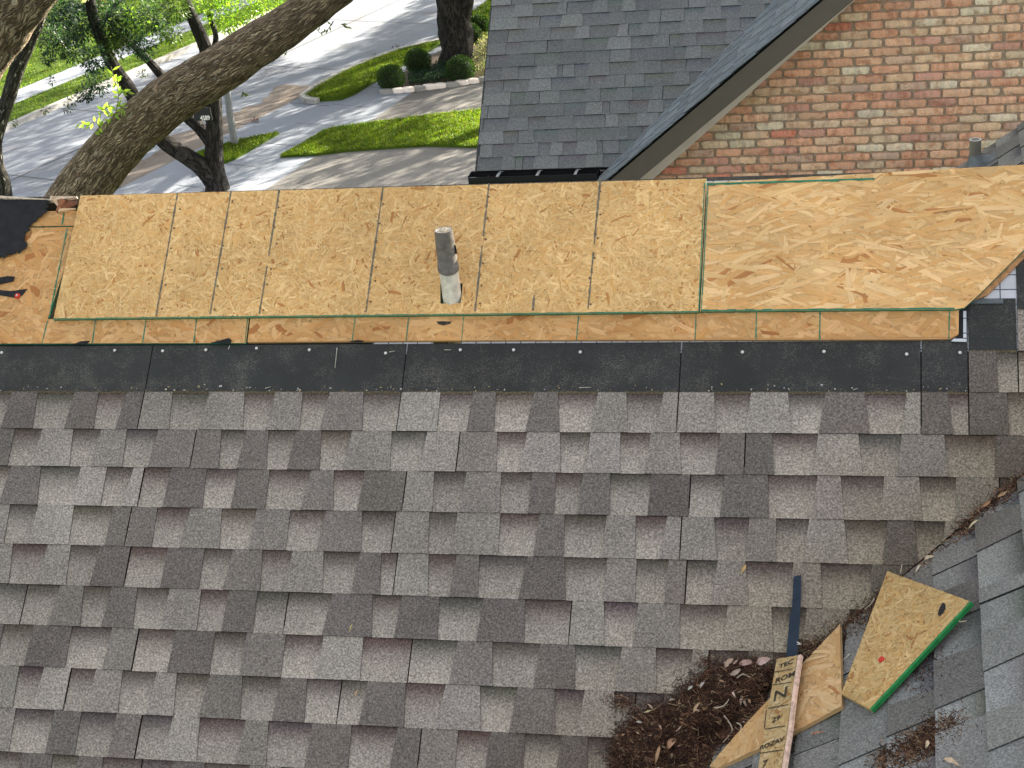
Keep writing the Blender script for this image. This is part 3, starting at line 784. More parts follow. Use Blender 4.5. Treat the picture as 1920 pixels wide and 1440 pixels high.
# roof decks
gtop = (apex_x + 0.35 - r0.x) / GAB.V.x
d = MB()
def gq(u, v, h=0): return GAB.at(u, v, h)
L_OUT = -9.0
q = [(0.0, -0.62), (0.0, gtop), (L_OUT, gtop), (L_OUT, -0.62)]
d.prism([gq(u, v, -0.022) for u, v in q], [gq(u, v, -0.003) for u, v in q], 0, (0.06, 0.065, 0.07), sidecol=(0.05, 0.055, 0.06))
GR = Plane(gq(0, gtop), (0, 1, 0), (-GAB.V.x, 0, GAB.V.z))
q = [(0, 0), (0, -6), (9, -6), (9, 0)]
d.prism([GR.at(u, v, -0.05) for u, v in q], [GR.at(u, v, -0.003) for u, v in q], 0, (0.06, 0.065, 0.07))
d.build('gable_roof_deck', M_SHN, nh)
# main slope: u = x - V0.x, v up slope
gu = lambda x, y: SL.uv(x, y)
e_lo = gu(1000, 318)[1]; e_left = (gu(897, 320)[0] + gu(918, 10)[0]) / 2
print('eave v', e_lo, 'left edge u', gu(897, 320), gu(905, 200), gu(918, 10), 'rows', [round(gu(1000, y)[1], 3) for y in (318, 295, 270, 246, 221, 197, 172)])
EN = (gu(1000, 172)[1] - gu(1000, 318)[1]) / 6
print('EN', EN)
row_px = gu(1000, 297)[1]
vl_top = 5.0
d = MB(); q = [(e_left - 0.01, e_lo), (-0.02, e_lo), (0.0, 0.0), ((V1 - V0).dot(SL.U) / (V1 - V0).dot(SL.V) * vl_top, vl_top), (e_left - 0.01, vl_top)]
d.prism([SL.at(u, v, -0.04) for u, v in q], [SL.at(u, v, -0.003) for u, v in q], 0, (0.06, 0.065, 0.07), sidecol=(0.02, 0.02, 0.02))
BK = Plane(SL.at(0, vl_top), (1, 0, 0), (0, -SL.V.y, SL.V.z))
q = [(e_left - 0.01, -5), (6.0, -5), (6.0, 0), (e_left - 0.01, 0)]
d.prism([BK.at(u, v, -0.04) for u, v in q], [BK.at(u, v, -0.003) for u, v in q], 0, (0.06, 0.065, 0.07))
d.build('roof_deck', M_SHN, nh)
# valley as a clip line in each plane
a, b = (0.0, 0.0), ((V1 - V0).dot(SL.U), (V1 - V0).dot(SL.V))
valE = [(b[1], -b[0], 0.0)]; L = math.hypot(*b); valE = [(b[1] / L, -b[0] / L, 0.006)]
v = e_lo; i = 0
while v < gu(1200, -25)[1]:
    xr = b[0] / b[1] * max(v + EN, 0.05) + 0.1
    if v < 0: xr = max(0.05, xr)
    shingle_course(SL, v, EN, e_left + random.uniform(-0.004, 0.006), xr, valE, PAL_SLATE, M_SHN, nh, thick=0.0055, wmin=0.09, wmax=0.24, over=0.02)
    v += EN; i += 1
# the gable's left slope: U from the rake (0) back to the valley (negative u)
ga = ((V0 - GAB.O).dot(GAB.U), (V0 - GAB.O).dot(GAB.V)); gb = ((V1 - GAB.O).dot(GAB.U), (V1 - GAB.O).dot(GAB.V))
ex, ey = gb[0] - ga[0], gb[1] - ga[1]; L = math.hypot(ex, ey)
na, nb_ = ey / L, -ex / L
if na * (ga[0] + 5) + nb_ * ga[1] < na * ga[0] + nb_ * ga[1]: na, nb_ = -na, -nb_
# keep the side towards the rake (u larger)
gE = [(-na, -nb_, -(na * ga[0] + nb_ * ga[1]) - 0.004)]
v = -0.60
while v < gb[1] + 0.5:
    ul = ga[0] + (v + EN - ga[1]) * ex / ey - 0.15
    shingle_course(GAB, v, EN, min(ul, -0.05), random.uniform(0.012, 0.022), gE, PAL_RAKE_SKYLIT, M_SHN, nh, thick=0.005, wmin=0.07, wmax=0.16, over=0.02)
    v += EN
# gutter with straps
g0 = SL.at(e_left - 0.03, e_lo); g1 = SL.hit(1122, 316)
gy = g0.y; gz = g0.z
prof = [(0.02, 0.0), (0.0, 0.0), (0.0, -0.10), (-0.09, -0.10), (-0.115, -0.055), (-0.115, -0.012), (-0.103, -0.012), (-0.103, -0.05), (-0.082, -0.09), (-0.008, -0.09), (-0.008, -0.012), (0.02, -0.012)]
m = MB(); xa, xb = g0.x - 0.02, g1.x
A = [Vector((xa, gy + 0.035 + y * 1.0, gz - 0.012 + z)) for y, z in prof]; B = [Vector((xb, gy + 0.035 + y, gz - 0.012 + z)) for y, z in prof]
n = len(prof)
for i in range(n): j = (i + 1) % n; m.poly([A[i], B[i], B[j], A[j]][::-1], 0)
for X in (xa, xb): m.box((X, gy - 0.02, gz - 0.062), (0.004, 0.112, 0.098), 0)
go = m.build('gutter', M_GUT, nh)
for px_ in (936, 1010, 1081):
    q = SL.hit(px_, 322); m = MB(); m.box((q.x, gy - 0.025, gz - 0.018), (0.022, 0.125, 0.006)); m.box((q.x + 0.012, gy + 0.02, gz + 0.0), (0.03, 0.02, 0.03)); m.build('gutter_strap', M_STRAP, go)
m = MB()                                       # litter lying in the gutter
for _ in range(40):
    leaf(m, Vector((xa + random.uniform(0.02, 0.22), gy - 0.02 + random.uniform(-.04, .04), gz - 0.08 + random.random() * .02)), rdir(0.2), Vector((0, 0, 1)), 0.04, 0.018, vary((0.22, 0.10, 0.05), 0.4))
m.build('gutter_litter', M_DRY, go)['kind'] = 'stuff'
m = MB(); m.box(((xa + xb) / 2 + 0.02, gy + 0.07, gz - 0.13), (xb - xa + 0.06, 0.03, 0.16)); m.build('eave_fascia', M_FASCIA, nh)
m = MB()                                       # wall under the eave
m.box(((xa + 8.0) / 2 + 0.2, gy + 3.4, (gz - 0.1) / 2), (8.0 - xa, 6.0, gz - 0.1)); m.build('wall', M_MORTAR, nh)
m = MB(); m.box(((bx0 + bx1) / 2, YB + 2.0, (rake_z(bx0 + 0.3) - 0.1) / 2), (bx1 - bx0 - 0.7, 3.4, rake_z(bx0 + 0.3) - 0.1)); m.build('wall', M_MORTAR, nh)

# ================================================================== NEAR HOUSE
house = empty('near_house', (0, P0.y + 1.2, 0), 'near house with half stripped roof, brown shingles below bare strand board', 'house')
XL, XR = -4.1, 1.25                           # extent of the near roof
def m_uv(x, y, h=0.0): return MAIN.uv(x, y, h)
# valley clip in main-plane coordinates
ma = m_uv(1275, 1440); mbv = m_uv(1920, 897)
ex, ey = mbv[0] - ma[0], mbv[1] - ma[1]; L = math.hypot(ex, ey)
mainE = [(ey / L, -ex / L, (ey * ma[0] - ex * ma[1]) / L - 0.012)]
def valley_u(v): return ma[0] + (v - ma[1]) * ex / ey
u1815, u1905 = m_uv(1815, 660)[0], m_uv(1906, 580)[0]
vB0 = m_uv(0, 804)[1]                          # butt of the course that carries the black headlap
random.seed(11)
for k in range(-9, 1):
    v = vB0 + k * E1
    hl = 0.0
    u1 = valley_u(v + E1) + 0.1
    if k == 0:
        # exposed part across the whole roof; black headlap left bare up to the stair-step
        u1815b = m_uv(1727, 700)[0]
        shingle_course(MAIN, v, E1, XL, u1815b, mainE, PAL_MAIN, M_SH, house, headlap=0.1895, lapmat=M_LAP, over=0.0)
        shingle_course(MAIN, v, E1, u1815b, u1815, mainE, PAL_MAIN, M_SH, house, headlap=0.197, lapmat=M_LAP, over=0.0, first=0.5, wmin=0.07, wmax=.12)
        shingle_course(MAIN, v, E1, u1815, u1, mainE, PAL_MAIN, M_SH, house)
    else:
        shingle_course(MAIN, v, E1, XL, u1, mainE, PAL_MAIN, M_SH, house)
v = vB0 + E1
shingle_course(MAIN, v, E1, u1815, u1905, mainE, PAL_MAIN, M_SH, house, headlap=0.194, lapmat=M_LAP, over=0.0, first=0.9, wmin=0.07, wmax=0.12)
shingle_course(MAIN, v, E1, u1905, u1905 + 0.5, mainE, PAL_MAIN, M_SH, house, first=0.9)
v = vB0 + 2 * E1
shingle_course(MAIN, v, E1, u1905, u1905 + 0.6, mainE, PAL_MAIN, M_SH, house, headlap=0.194, lapmat=M_LAP, over=0.0, first=0.9)
# deck under the shingles
d = MB(); q = ccw([(XL, ma[1] - 1.2), (valley_u(ma[1] - 1.2), ma[1] - 1.2), (valley_u(0.17), 0.17), (XL, 0.17)])
d.prism([MAIN.at(a, b, -0.03) for a, b in q], [MAIN.at(a, b, -0.004) for a, b in q], 0, (0.035, 0.03, 0.028))
d.build('roof_deck', M_SH, house)
# white underlayment below the boards, running out to the right
def uvpoly(name, pts, h, mat, th=0.0012, parent=house, lumpy=0.0, F=None):
    F = F or MAIN
    m = MB(); q = ccw(pts)
    m.prism([F.at(a, b, h - th) for a, b in q], [F.at(a, b, h) for a, b in q], 0)
    m.uvs = [( (Vector(p) - F.O).dot(F.U), (Vector(p) - F.O).dot(F.V)) for p in m.v]
    return m.build(name, mat, parent)
vt = VTOP
hole = ccw([m_uv(829, 537), m_uv(871, 537), m_uv(867, 574), m_uv(829, 575)])
hx0, hx1 = min(p[0] for p in hole) - 0.01, max(p[0] for p in hole) + 0.01
uvpoly('felt_underlay', [(XL, 0.165), (m_uv(705, 600)[0], 0.165), (m_uv(705, 600)[0], 0.24), (XL, 0.24)], -0.0045, M_FELT)
uvpoly('underlayment', [(m_uv(705, 600)[0], 0.16), (hx0, 0.16), (hx0, vt - 0.005), (m_uv(705, 600)[0], vt - 0.005)], -0.0025, M_PAPER)
uvpoly('underlayment', [(hx1, 0.16), (XR + 0.3, 0.16), (XR + 0.3, vt - 0.005), (hx1, vt - 0.005)], -0.0025, M_PAPER)
# ---- old deck boards (orange) and new boards (pale) on top
TONE_OLD = (0.64, 0.36, 0.145); TONE_NEW = (0.77, 0.49, 0.205); TONE_NEW2 = (0.80, 0.505, 0.225)
def U(x, y): return Vector(m_uv(x, y))
def ln(a, b): return (m_uv(*a), m_uv(*b))
vlow = m_uv(465, 646)[1]; v_seam = m_uv(300, 603)[1]
low = m_uv(0, 645)[1]
strand_board('strand_board_panel', MAIN, [(XL, low), m_uv(463, 645.5), m_uv(469.5, 596), (XL, m_uv(0, 603.5)[1])], 0.0, 0.011, TONE_OLD, house, green=[(m_uv(462, 645), m_uv(468, 597), 0.004)],
             edge_mat=M_GREEN, lines=[ln((92, 604), (82, 645)), ln((182, 600), (176, 645)), ln((277, 600), (270, 645)), ln((371, 600), (366, 645))], linemat=M_GREEN, lw=0.005, label='old orange board strip under the new panels, left piece')
strand_board('strand_board_panel', MAIN, [m_uv(466, 644), m_uv(950, 640.5), m_uv(1700, 639), m_uv(1782, 638), m_uv(1797, 629), m_uv(1798, 582), m_uv(472.5, 593)], 0.0, 0.011, TONE_OLD, house,
             lines=[ln((668, 598), (662, 643)), ln((768, 598), (763, 643)), ln((871, 597), (867, 642)), ln((1086, 595), (1082, 641)), ln((1306, 588), (1304, 641)), ln((1419, 588), (1418, 641)), ln((1538, 587), (1537, 641)), ln((1780, 586), (1779, 640))],
             linemat=M_GREEN, lw=0.004, label='old orange board strip showing under the new panels')
strand_board('strand_board_panel', MAIN, [(XL, m_uv(0, 602.3)[1]), m_uv(91.5, 602.3), m_uv(150, 350 + 78), (XL, m_uv(0, 428)[1])], 0.0, 0.011, TONE_OLD, house, length=(0.06, 0.15), spread=1.6,
             lines=[ln((129, 430), (95, 600))], linemat=M_GREEN, edge_mat=M_GREEN, label='weathered orange board left of the new panel')
strand_board('strand_board_panel', MAIN, [(XL, m_uv(0, 426.5)[1]), m_uv(150, 425.5), m_uv(155, 398), (XL, m_uv(0, 398)[1])], 0.0, 0.011, TONE_OLD, house, lines=[ln((123, 402), (119, 425))], linemat=M_GREEN, edge_mat=M_GREEN)
# main new panel
da, db = Vector(m_uv(1836, 552, .025)), Vector(m_uv(1920, 468, .025)); dt_ = (vt + 0.018 - da.y) / (db.y - da.y); diag_top = tuple(da + (db - da) * dt_)
print('diag', da, db, diag_top)
new_lines = [ln((338, 368), (298, 597)), ln((438, 364), (399, 595)), ln((528, 362), (491, 594)), ln((722, 357), (690, 591)), ln((920, 350), (894, 589)), ln((1128, 342), (1105, 585)), ln((1005, 548), (1002, 588))]
strand_board('strand_board_panel', MAIN, [m_uv(100, 599, .025), m_uv(1310.5, 585.5, .025), m_uv(1324.5, 335, .025), m_uv(151, 367, .025)], 0.0135, 0.011, TONE_NEW, house, length=(0.014, 0.065), width=(0.003, 0.012), dens=4.4, spread=1.9,
             edge_mat=M_GREEN, lines=new_lines, lw=0.0075, hole=hole, fleck=0.10,
             green=[(m_uv(100, 599, .025), m_uv(1310, 585.5, .025), 0.005), (m_uv(1322, 343, .025), m_uv(1311, 585, .025), -0.004)], label='pale fine flaked panel with dark nail lines')
strand_board('strand_board_panel', MAIN, [m_uv(1312.5, 584, .025), m_uv(1790, 580, .025), m_uv(1808, 577, .025), m_uv(1836, 552, .025), diag_top, m_uv(1326.5, 342.5, .025)], 0.0135, 0.011, TONE_NEW2, house,
             length=(0.07, 0.19), width=(0.007, 0.026), dens=3.8, ang=0.06, spread=0.62, edge_mat=M_GREEN, fleck=0.2,
             green=[(m_uv(1314, 584, .025), m_uv(1790, 580, .025), 0.007), (m_uv(1326, 344, .025), m_uv(1640, 334, .025), -0.010), (m_uv(1314, 584, .025), m_uv(1327, 344, .025), -0.004)], label='golden coarse flaked panel cut on a diagonal')
m = MB()
for (x0, y0), (x1, y1) in (((338, 368), (298, 597)), ((438, 364), (399, 595)), ((528, 362), (491, 594)), ((722, 357), (690, 591)), ((920, 350), (894, 589)), ((1128, 342), (1105, 585))):
    for k in range(6):
        t_ = (k + random.uniform(.3, .7)) / 6; q = MAIN.hit(x0 + (x1 - x0) * t_ + random.gauss(0, 2.5), y0 + (y1 - y0) * t_, 0.0274)
        ring = [q + (MAIN.U * math.cos(a * PI / 3) + MAIN.V * math.sin(a * PI / 3)) * 0.004 for a in range(6)]
        m.poly(ring, 0)
m.build('nail_heads', simple('driven_nail', (0.10, 0.075, 0.05), 0.6, 0.3, 60, 0), house)['kind'] = 'stuff'
# splintered edge of the old deck under the diagonal cut
m = MB(); q = [m_uv(1920, 468), m_uv(1835, 553), m_uv(1824, 566), m_uv(1850, 556), m_uv(1920, 486)]
m.prism([MAIN.at(a, b, 0.0) for a, b in ccw(q)], [MAIN.at(a, b, 0.010) for a, b in ccw(q)], 0, (0.46, 0.24, 0.11)); m.build('cut_board_edge', M_WOOD, house)
uvpoly('felt_patch', [m_uv(1798, 586), m_uv(1807, 574), m_uv(1816, 570), m_uv(1813, 641), m_uv(1783, 642), m_uv(1797, 630)], 0.006, M_FELT)
m = MB(); q = [m_uv(1814, 561), m_uv(1881, 562), m_uv(1881, 570.5), m_uv(1816, 571)]
m.prism([MAIN.at(a, b, 0.003) for a, b in ccw(q)], [MAIN.at(a, b, 0.007) for a, b in ccw(q)], 0); m.build('metal_flashing', M_LEAD, house)
uvpoly('underlayment', [m_uv(1806, 585), m_uv(1813, 585), m_uv(1813, 635), m_uv(1806, 635)], 0.008, M_PAPER)
uvpoly('underlayment', [m_uv(1788, 637), m_uv(1813, 637), m_uv(1813, 643), m_uv(1783, 642)], 0.009, M_PAPER)
# torn felt on the left
def wavy_patch(name, pts, h, mat, parent, n=26):
    """felt lying loose: polygon filled with a fine grid that ripples"""
    pts = [Vector(p) for p in pts]; m = MB()
    us = [p.x for p in pts]; vs = [p.y for p in pts]; T = [tuple(p) for p in pts]
    du = 0.02
    def hh(u, v): return h + 0.006 * (mnoise.noise(Vector((u * 9, v * 14, 2))) + 0.5 * mnoise.noise(Vector((u * 22, v * 30, 5)))) + 0.006
    u = min(us)
    while u < max(us):
        v = min(vs)
        while v < max(vs):
            c = (u + du / 2, v + du / 2)
            cnt = sum(inside(p, T) for p in ((u, v), (u + du, v), (u + du, v + du), (u, v + du)))
            if cnt == 4 or inside(c, T):
                q = [(u, v), (u + du, v), (u + du, v + du), (u, v + du)]
                if cnt < 4: q = [p if inside(p, T) else (p[0] * .45 + c[0] * .55, p[1] * .45 + c[1] * .55) for p in q]
                m.poly([MAIN.at(a, b, hh(a, b)) for a, b in q], 0, smooth=False)
                m.poly([MAIN.at(a, b, hh(a, b) - 0.002) for a, b in q][::-1], 0)
            v += du
        u += du
    return m.build(name, mat, parent)
left = m_uv(0, 375)
wavy_patch('torn_felt', [(XL + .1, m_uv(0, 374)[1] + 0.005), m_uv(0, 374), m_uv(99, 377), m_uv(96, 395), m_uv(86, 413), m_uv(63, 432), m_uv(50, 444), m_uv(60, 465), m_uv(52, 476), m_uv(18, 485), m_uv(0, 493), (XL + .1, m_uv(0, 500)[1])], 0.019, M_FELT, house)
def felt_sliver(pts):
    m = MB(); q = ccw([m_uv(*p) for p in pts]); m.prism([MAIN.at(a, b, 0.0135) for a, b in q], [MAIN.at(a, b, 0.0165) for a, b in q], 0); return m.build('felt_scrap', M_FELT, house)
felt_sliver([(-60, 526), (0, 524), (18, 521), (31, 522), (28, 531), (12, 534), (0, 537), (-60, 545)]); felt_sliver([(-60, 545), (0, 547), (25, 549), (54, 545), (45, 557), (30, 561), (0, 556), (-60, 560)])
felt_sliver([(140, 649), (155, 643), (172, 642), (165, 648)]); felt_sliver([(398, 646), (432, 637), (437, 641), (434, 648)]); felt_sliver([(656, 644), (672, 641), (684, 642), (680, 645)])
m = MB(); q0 = [m_uv(820, 606), m_uv(832, 605), m_uv(848, 606), m_uv(846, 610), m_uv(834, 613), m_uv(824, 611)]
m.poly([MAIN.at(a, b, 0.0140) for a, b in ccw(q0)]); m.build('scorch_mark', M_INK, house)
# plastic cap nail, felt nails
def nail(Pt, N, r, mat, parent, name='nail', h=0.003):
    m = MB(); a = N.orthogonal().normalized(); b = N.cross(a)
    ring = [Pt + (a * math.cos(t * PI / 4) + b * math.sin(t * PI / 4)) * r for t in range(8)]
    m.prism(ring, [p + N * h for p in [Pt + (q - Pt) * 0.8 for q in ring]], 0); return m.build(name, mat, parent)
cp_ = MAIN.hit(33, 555, 0.016); c_ = nail(cp_, MAIN.N, 0.0125, M_RED, house, 'plastic_cap', 0.006); nail(cp_ + MAIN.N * 0.006, MAIN.N, 0.004, M_NAIL, c_, 'nail')
for p in ((57, 398), (76, 393), (10, 440), (25, 466), (6, 408), (3, 661), (215, 657), (305, 658), (386, 656), (481, 653), (580, 656), (723, 662), (863, 656), (963, 656), (1088, 660), (1392, 660), (1545, 659), (1700, 664), (1800, 661)):
    nail(MAIN.hit(p[0], p[1], 0.020 if p[0] < 90 else 0.009), MAIN.N, 0.0062, M_NAIL, house)
m = MB()
for _ in range(150):                            # asphalt crumbs and granules along the seal line
    u = random.uniform(XL, u1815); v = vB0 + E1 + abs(random.gauss(0.0, 0.012)) + 0.002
    q = MAIN.at(u, v, 0.009); s = random.uniform(0.001, 0.0035) * (1.6 if random.random() < .12 else 1)
    m.box(q, (s * random.uniform(1, 2.6), s, s), 0, vary(random.choice([(0.55, 0.52, 0.42), (0.30, 0.24, 0.14), (0.5, 0.5, 0.5)]), 0.2), rz=random.uniform(0, 3))
m.build('granule_crumbs', M_DRY, house)['kind'] = 'stuff'
m = MB()
for (x0, y0, x1, y1) in ((730, 660, 741, 658), (833, 656, 846, 656), (428, 655, 431, 648), (632, 652, 628, 690), (1086, 727, 1108, 726), (497, 728, 508, 725), (1600, 731, 1608, 728)):
    a, b = MAIN.hit(x0, y0, .0095), MAIN.hit(x1, y1, .0095); tube(m, [a, b], [0.0016, 0.001], 5, col=(0.45, 0.42, 0.36), smooth=False)
m.build('scratches', M_DRY, house)['kind'] = 'stuff'
# broken rafter wood at the left ridge
def splinter(a, b, w, t, col):
    m = MB(); A, B = MAIN.hit(*a, 0.02), MAIN.hit(*b, 0.02); d = (B - A).normalized(); s = d.cross(MAIN.N) * w / 2; n = MAIN.N * t
    m.prism([A - s, B - s * 0.3, B + s * 0.2, A + s], [A - s * .9 + n, B - s * .2 + n * .7, B + s * .2 + n * .6, A + s * .8 + n], 0, col); return m.build('broken_lumber', M_WOOD, house)
splinter((98, 376), (146, 372), 0.022, 0.02, (0.62, 0.48, 0.36)); splinter((103, 374), (118, 398), 0.020, 0.02, (0.60, 0.42, 0.28)); splinter((122, 378), (108, 399), 0.03, 0.02, (0.30, 0.12, 0.06))
splinter((0, 372), (98, 376), 0.012, 0.014, (0.62, 0.50, 0.42)); splinter((112, 397), (143, 393), 0.018, 0.014, (0.60, 0.40, 0.24)); splinter((118, 385), (146, 381), 0.05, 0.008, (0.20, 0.08, 0.045)); splinter((-90, 370), (0, 372), 0.012, 0.014, (0.62, 0.50, 0.42))
# house body below: back slope, walls
BACK = Plane(MAIN.at(0, vt + 0.012, -0.004), (-1, 0, 0), (0, -math.cos(ALPHA), math.sin(ALPHA)))
m = MB(); q = [(-XR - 0.3, 0), (-XL, 0), (-XL, -2.6), (-XR - 0.3, -2.6)]
m.prism([BACK.at(a, b, -0.03) for a, b in q], [BACK.at(a, b, 0) for a, b in q], 0, (0.1, 0.09, 0.08)); m.build('back_roof', M_SH, house)
wy0, wy1 = P0.y - 2.6, BACK.at(0, -2.4).y; wz = MAIN.at(0, -3.4).z
m = MB(); q = [(XL + .1, wy0), (XR + 2.5, wy0), (XR + 2.5, wy1), (XL + .1, wy1)]
zr = BACK.at(0, -2.4).z - .06
m.prism([Vector((x, y, 0)) for x, y in q], [Vector((x, y, min(wz, zr))) for x, y in q], 0); m.build('wall', M_WALLS, house)
m = MB()                                       # left gable end closes the attic
R0 = MAIN.at(XL + .1, -3.3, -0.04); R1 = MAIN.at(XL + .1, vt, -0.04); R2 = BACK.at(-XL - .1, -2.4, -0.04)
for dx in (0.0,):
    a = [Vector((XL + .12, R0.y, R0.z)), Vector((XL + .12, R2.y, R0.z)), Vector((XL + .12, R2.y, R2.z)), Vector((XL + .12, R1.y, R1.z))]
    m.prism(a, [p + Vector((0.1, 0, 0)) for p in a], 0)
m.build('gable_wall', M_WALLS, house)
# ---- wing roof rising to the right
def w_uv(x, y): return WING.uv(x, y)
wa, wb2 = WING.uv(1275, 1440), ((vb - WING.O).dot(WING.U), (vb - WING.O).dot(WING.V))
ex2, ey2 = wb2[0] - 0, wb2[1] - 0; L = math.hypot(ex2, ey2)
na, nb_ = ey2 / L, -ex2 / L                    # keep the near (camera) side: u larger
wE = [(-na, -nb_, 0.003)] if na > 0 else [(na, nb_, 0.003)]
cl = [w_uv(1859, 1440)[1], w_uv(1756, 1428)[1], w_uv(1664, 1428)[1], w_uv(1576, 1428)[1]]
cl2 = [w_uv(1828, 1076)[1], w_uv(1742, 1061)[1], w_uv(1663, 1306)[1]]
print('wing courses', [round(c, 3) for c in cl], [round(c, 3) for c in cl2], 'valley', wb2)
EW = (cl[0] - cl[3]) / 3
v = cl[3] - 6 * EW
while v < cl[0] + 6 * EW:
    uval = ex2 / ey2 * v
    shingle_course(WING, v, EW, uval - 0.2 + 0.0, max(uval, 0) + 3.1 if v > -0.2 else 2.6, wE, PAL_WING, M_SHW, house, thick=0.006, wmin=0.10, wmax=0.24, over=0.02)
    v += EW
m = MB(); q = [(-2.6, v), (3.2, v), (3.2, -1.2), (ex2 / ey2 * -1.2, -1.2), (ex2 / ey2 * v, v)]
q = clip_poly(ccw([(-3.0, -1.2), (3.2, -1.2), (3.2, v), (-3.0, v)]), [(wE[0][0], wE[0][1], 0.0)])
m.prism([WING.at(a, b, -0.03) for a, b in q], [WING.at(a, b, -0.004) for a, b in q], 0, (0.05, 0.05, 0.052)); m.build('wing_roof_deck', M_SHW, house)
# ---- far wing seen over the ridge at the right, with its own vent
FW_Y = 10.0
fp = depth_plane(FW_Y); f0, f1 = fp.hit(1785, 322), fp.hit(1920, 231)
FWG = Plane(f0, (0, -1, 0), (f1 - f0)); fv = FWG.uv(1871, 290)[1] % 0.1496
v = fv - 0.1496 * 3
while v < (f1 - f0).length + 0.35:
    shingle_course(FWG, v, 0.1496, 0.0, 1.3, None, PAL_WING, M_SHW, house, thick=0.007, wmin=0.10, wmax=0.2, over=0.02)
    v += 0.1496
m = MB(); q = [(0.004, -0.7), (1.3, -0.7), (1.3, v), (0.004, v)]
m.prism([FWG.at(a, b, -0.04) for a, b in q], [FWG.at(a, b, -0.004) for a, b in q], 0, (0.05, 0.05, 0.05)); m.build('far_wing_deck', M_SHW, house)
fz_ = FWG.at(0, -0.6).z
m = MB(); m.box((1.9, FW_Y - 0.75, (fz_ - 0.06) / 2), (2 * (1.9 - FWG.at(0, -0.5).x), 1.2, fz_ - 0.06)); m.build('wall', M_WALLS, house)
bs = FWG.hit(1828, 316); tz = depth_plane(bs.y)
tp = tz.hit(1819, 262)
m = MB(); tube(m, [Vector((bs.x, bs.y, bs.z - 0.1)), Vector((bs.x, bs.y, tp.z))], [0.034, 0.034], 20)
vp = m.build('vent_pipe', M_PIPE2, house)
m = MB(); top = Vector((bs.x, bs.y, tp.z + 0.001)); r = 0.035
rg = [[top + Vector((math.cos(a * PI / 12) * k, math.sin(a * PI / 12) * k, 0.0)) for a in range(24)] for k in (r, r * 0.72)]
m.grid(rg, closed=True); m.build('pipe_rim', M_NAIL, vp)
m = MB(); rows = []
for k, (rr, hh_) in enumerate(((0.035, 0.09), (0.05, 0.05), (0.09, 0.02), (0.15, 0.012))):
    rows.append([Vector((bs.x, bs.y, 0)) + Vector((math.cos(a * PI / 12) * rr, math.sin(a * PI / 12) * rr, 0)) + Vector((0, 0, bs.z + hh_ + (math.cos(a * PI / 12) * rr) * math.tan(math.atan2(FWG.V.z, FWG.V.x)) * (0.2 if k == 0 else 1) + 0.008 * mnoise.noise(Vector((a, k, 3))))) for a in range(24)])
m.grid(rows, closed=True); m.build('pipe_flashing', M_LEAD, vp)
# ---- vent pipe through the new panel
pb = MAIN.hit(849, 566); pp = depth_plane(pb.y); ptop = pp.hit(831, 428)
def on_axis(py):
    for zz in range(4000):
        z = pb.z - 0.2 + zz * 0.0005; q = RW @ (Vector((pb.x, pb.y, z)) - CAM)
        if 720 + FPX * q.y / q.z <= py: return z
z_t, z_m = on_axis(431), on_axis(505)
tilt = Vector((ptop.x - pb.x, 0, ptop.z - pb.z)); tilt /= tilt.z
ax = lambda z: Vector((pb.x, pb.y, z)) + Vector((tilt.x, 0, 0)) * (z - pb.z) * 0.6
m = MB(); rw = 0.0355
tube(m, [ax(pb.z - 0.35), ax(z_m + 0.02)], [rw, rw - .001], 28); pipe = m.build('vent_pipe', M_PVC, house)
m = MB(); rg = 0.0335
prof = [(z_m - 0.006, rw + 0.0035), (z_m + 0.004, rw + 0.004), (z_m + 0.006, rw + 0.0015), (z_m + 0.016, rw + 0.0042), (z_m + 0.020, rw + 0.001), (z_m + 0.09, rw - .0005), (z_t, rg - .001)]
rows = [[ax(z + (0.004 * math.sin(a * PI / 7 + 1) if i < 3 else 0)) + Vector((math.cos(a * PI / 14) * r, math.sin(a * PI / 14) * r, 0)) for a in range(28)] for i, (z, r) in enumerate(prof)]
m.grid(rows, closed=True, smooth=True)
m.grid([[ax(z_t) + Vector((math.cos(a * PI / 14) * k, math.sin(a * PI / 14) * k, 0)) for a in range(28)] for k in (rg - .001, rg - 0.006)], closed=True)
m.build('weathered_sleeve', M_PVCG, pipe)
m = MB(); m.grid([[ax(z) + Vector((math.cos(a * PI / 14) * k, math.sin(a * PI / 14) * k, 0)) for a in range(28)] for z, k in ((z_t - 0.0005, rg - 0.006), (z_t - 0.12, rg - 0.007))], closed=True); m.build('pipe_bore', M_PVC, pipe)
m = MB(); ztear = on_axis(470)
a_ = ax(ztear); m.poly([a_ + Vector((0.0345, -.006, -.012)), a_ + Vector((0.043, -0.008, -0.008)), a_ + Vector((0.041, -0.006, 0.02)), a_ + Vector((0.034, -.004, 0.024))]); m.build('torn_rubber', M_FELT, pipe)

# ================================================================== LOOSE THINGS ON THE ROOF
def plane3(a, b, c):
    n = (b - a).cross(c - a).normalized()
    if n.dot(CAM - a) < 0: n = -n
    u = (b - a).normalized(); return Plane(a, u, n.cross(u))
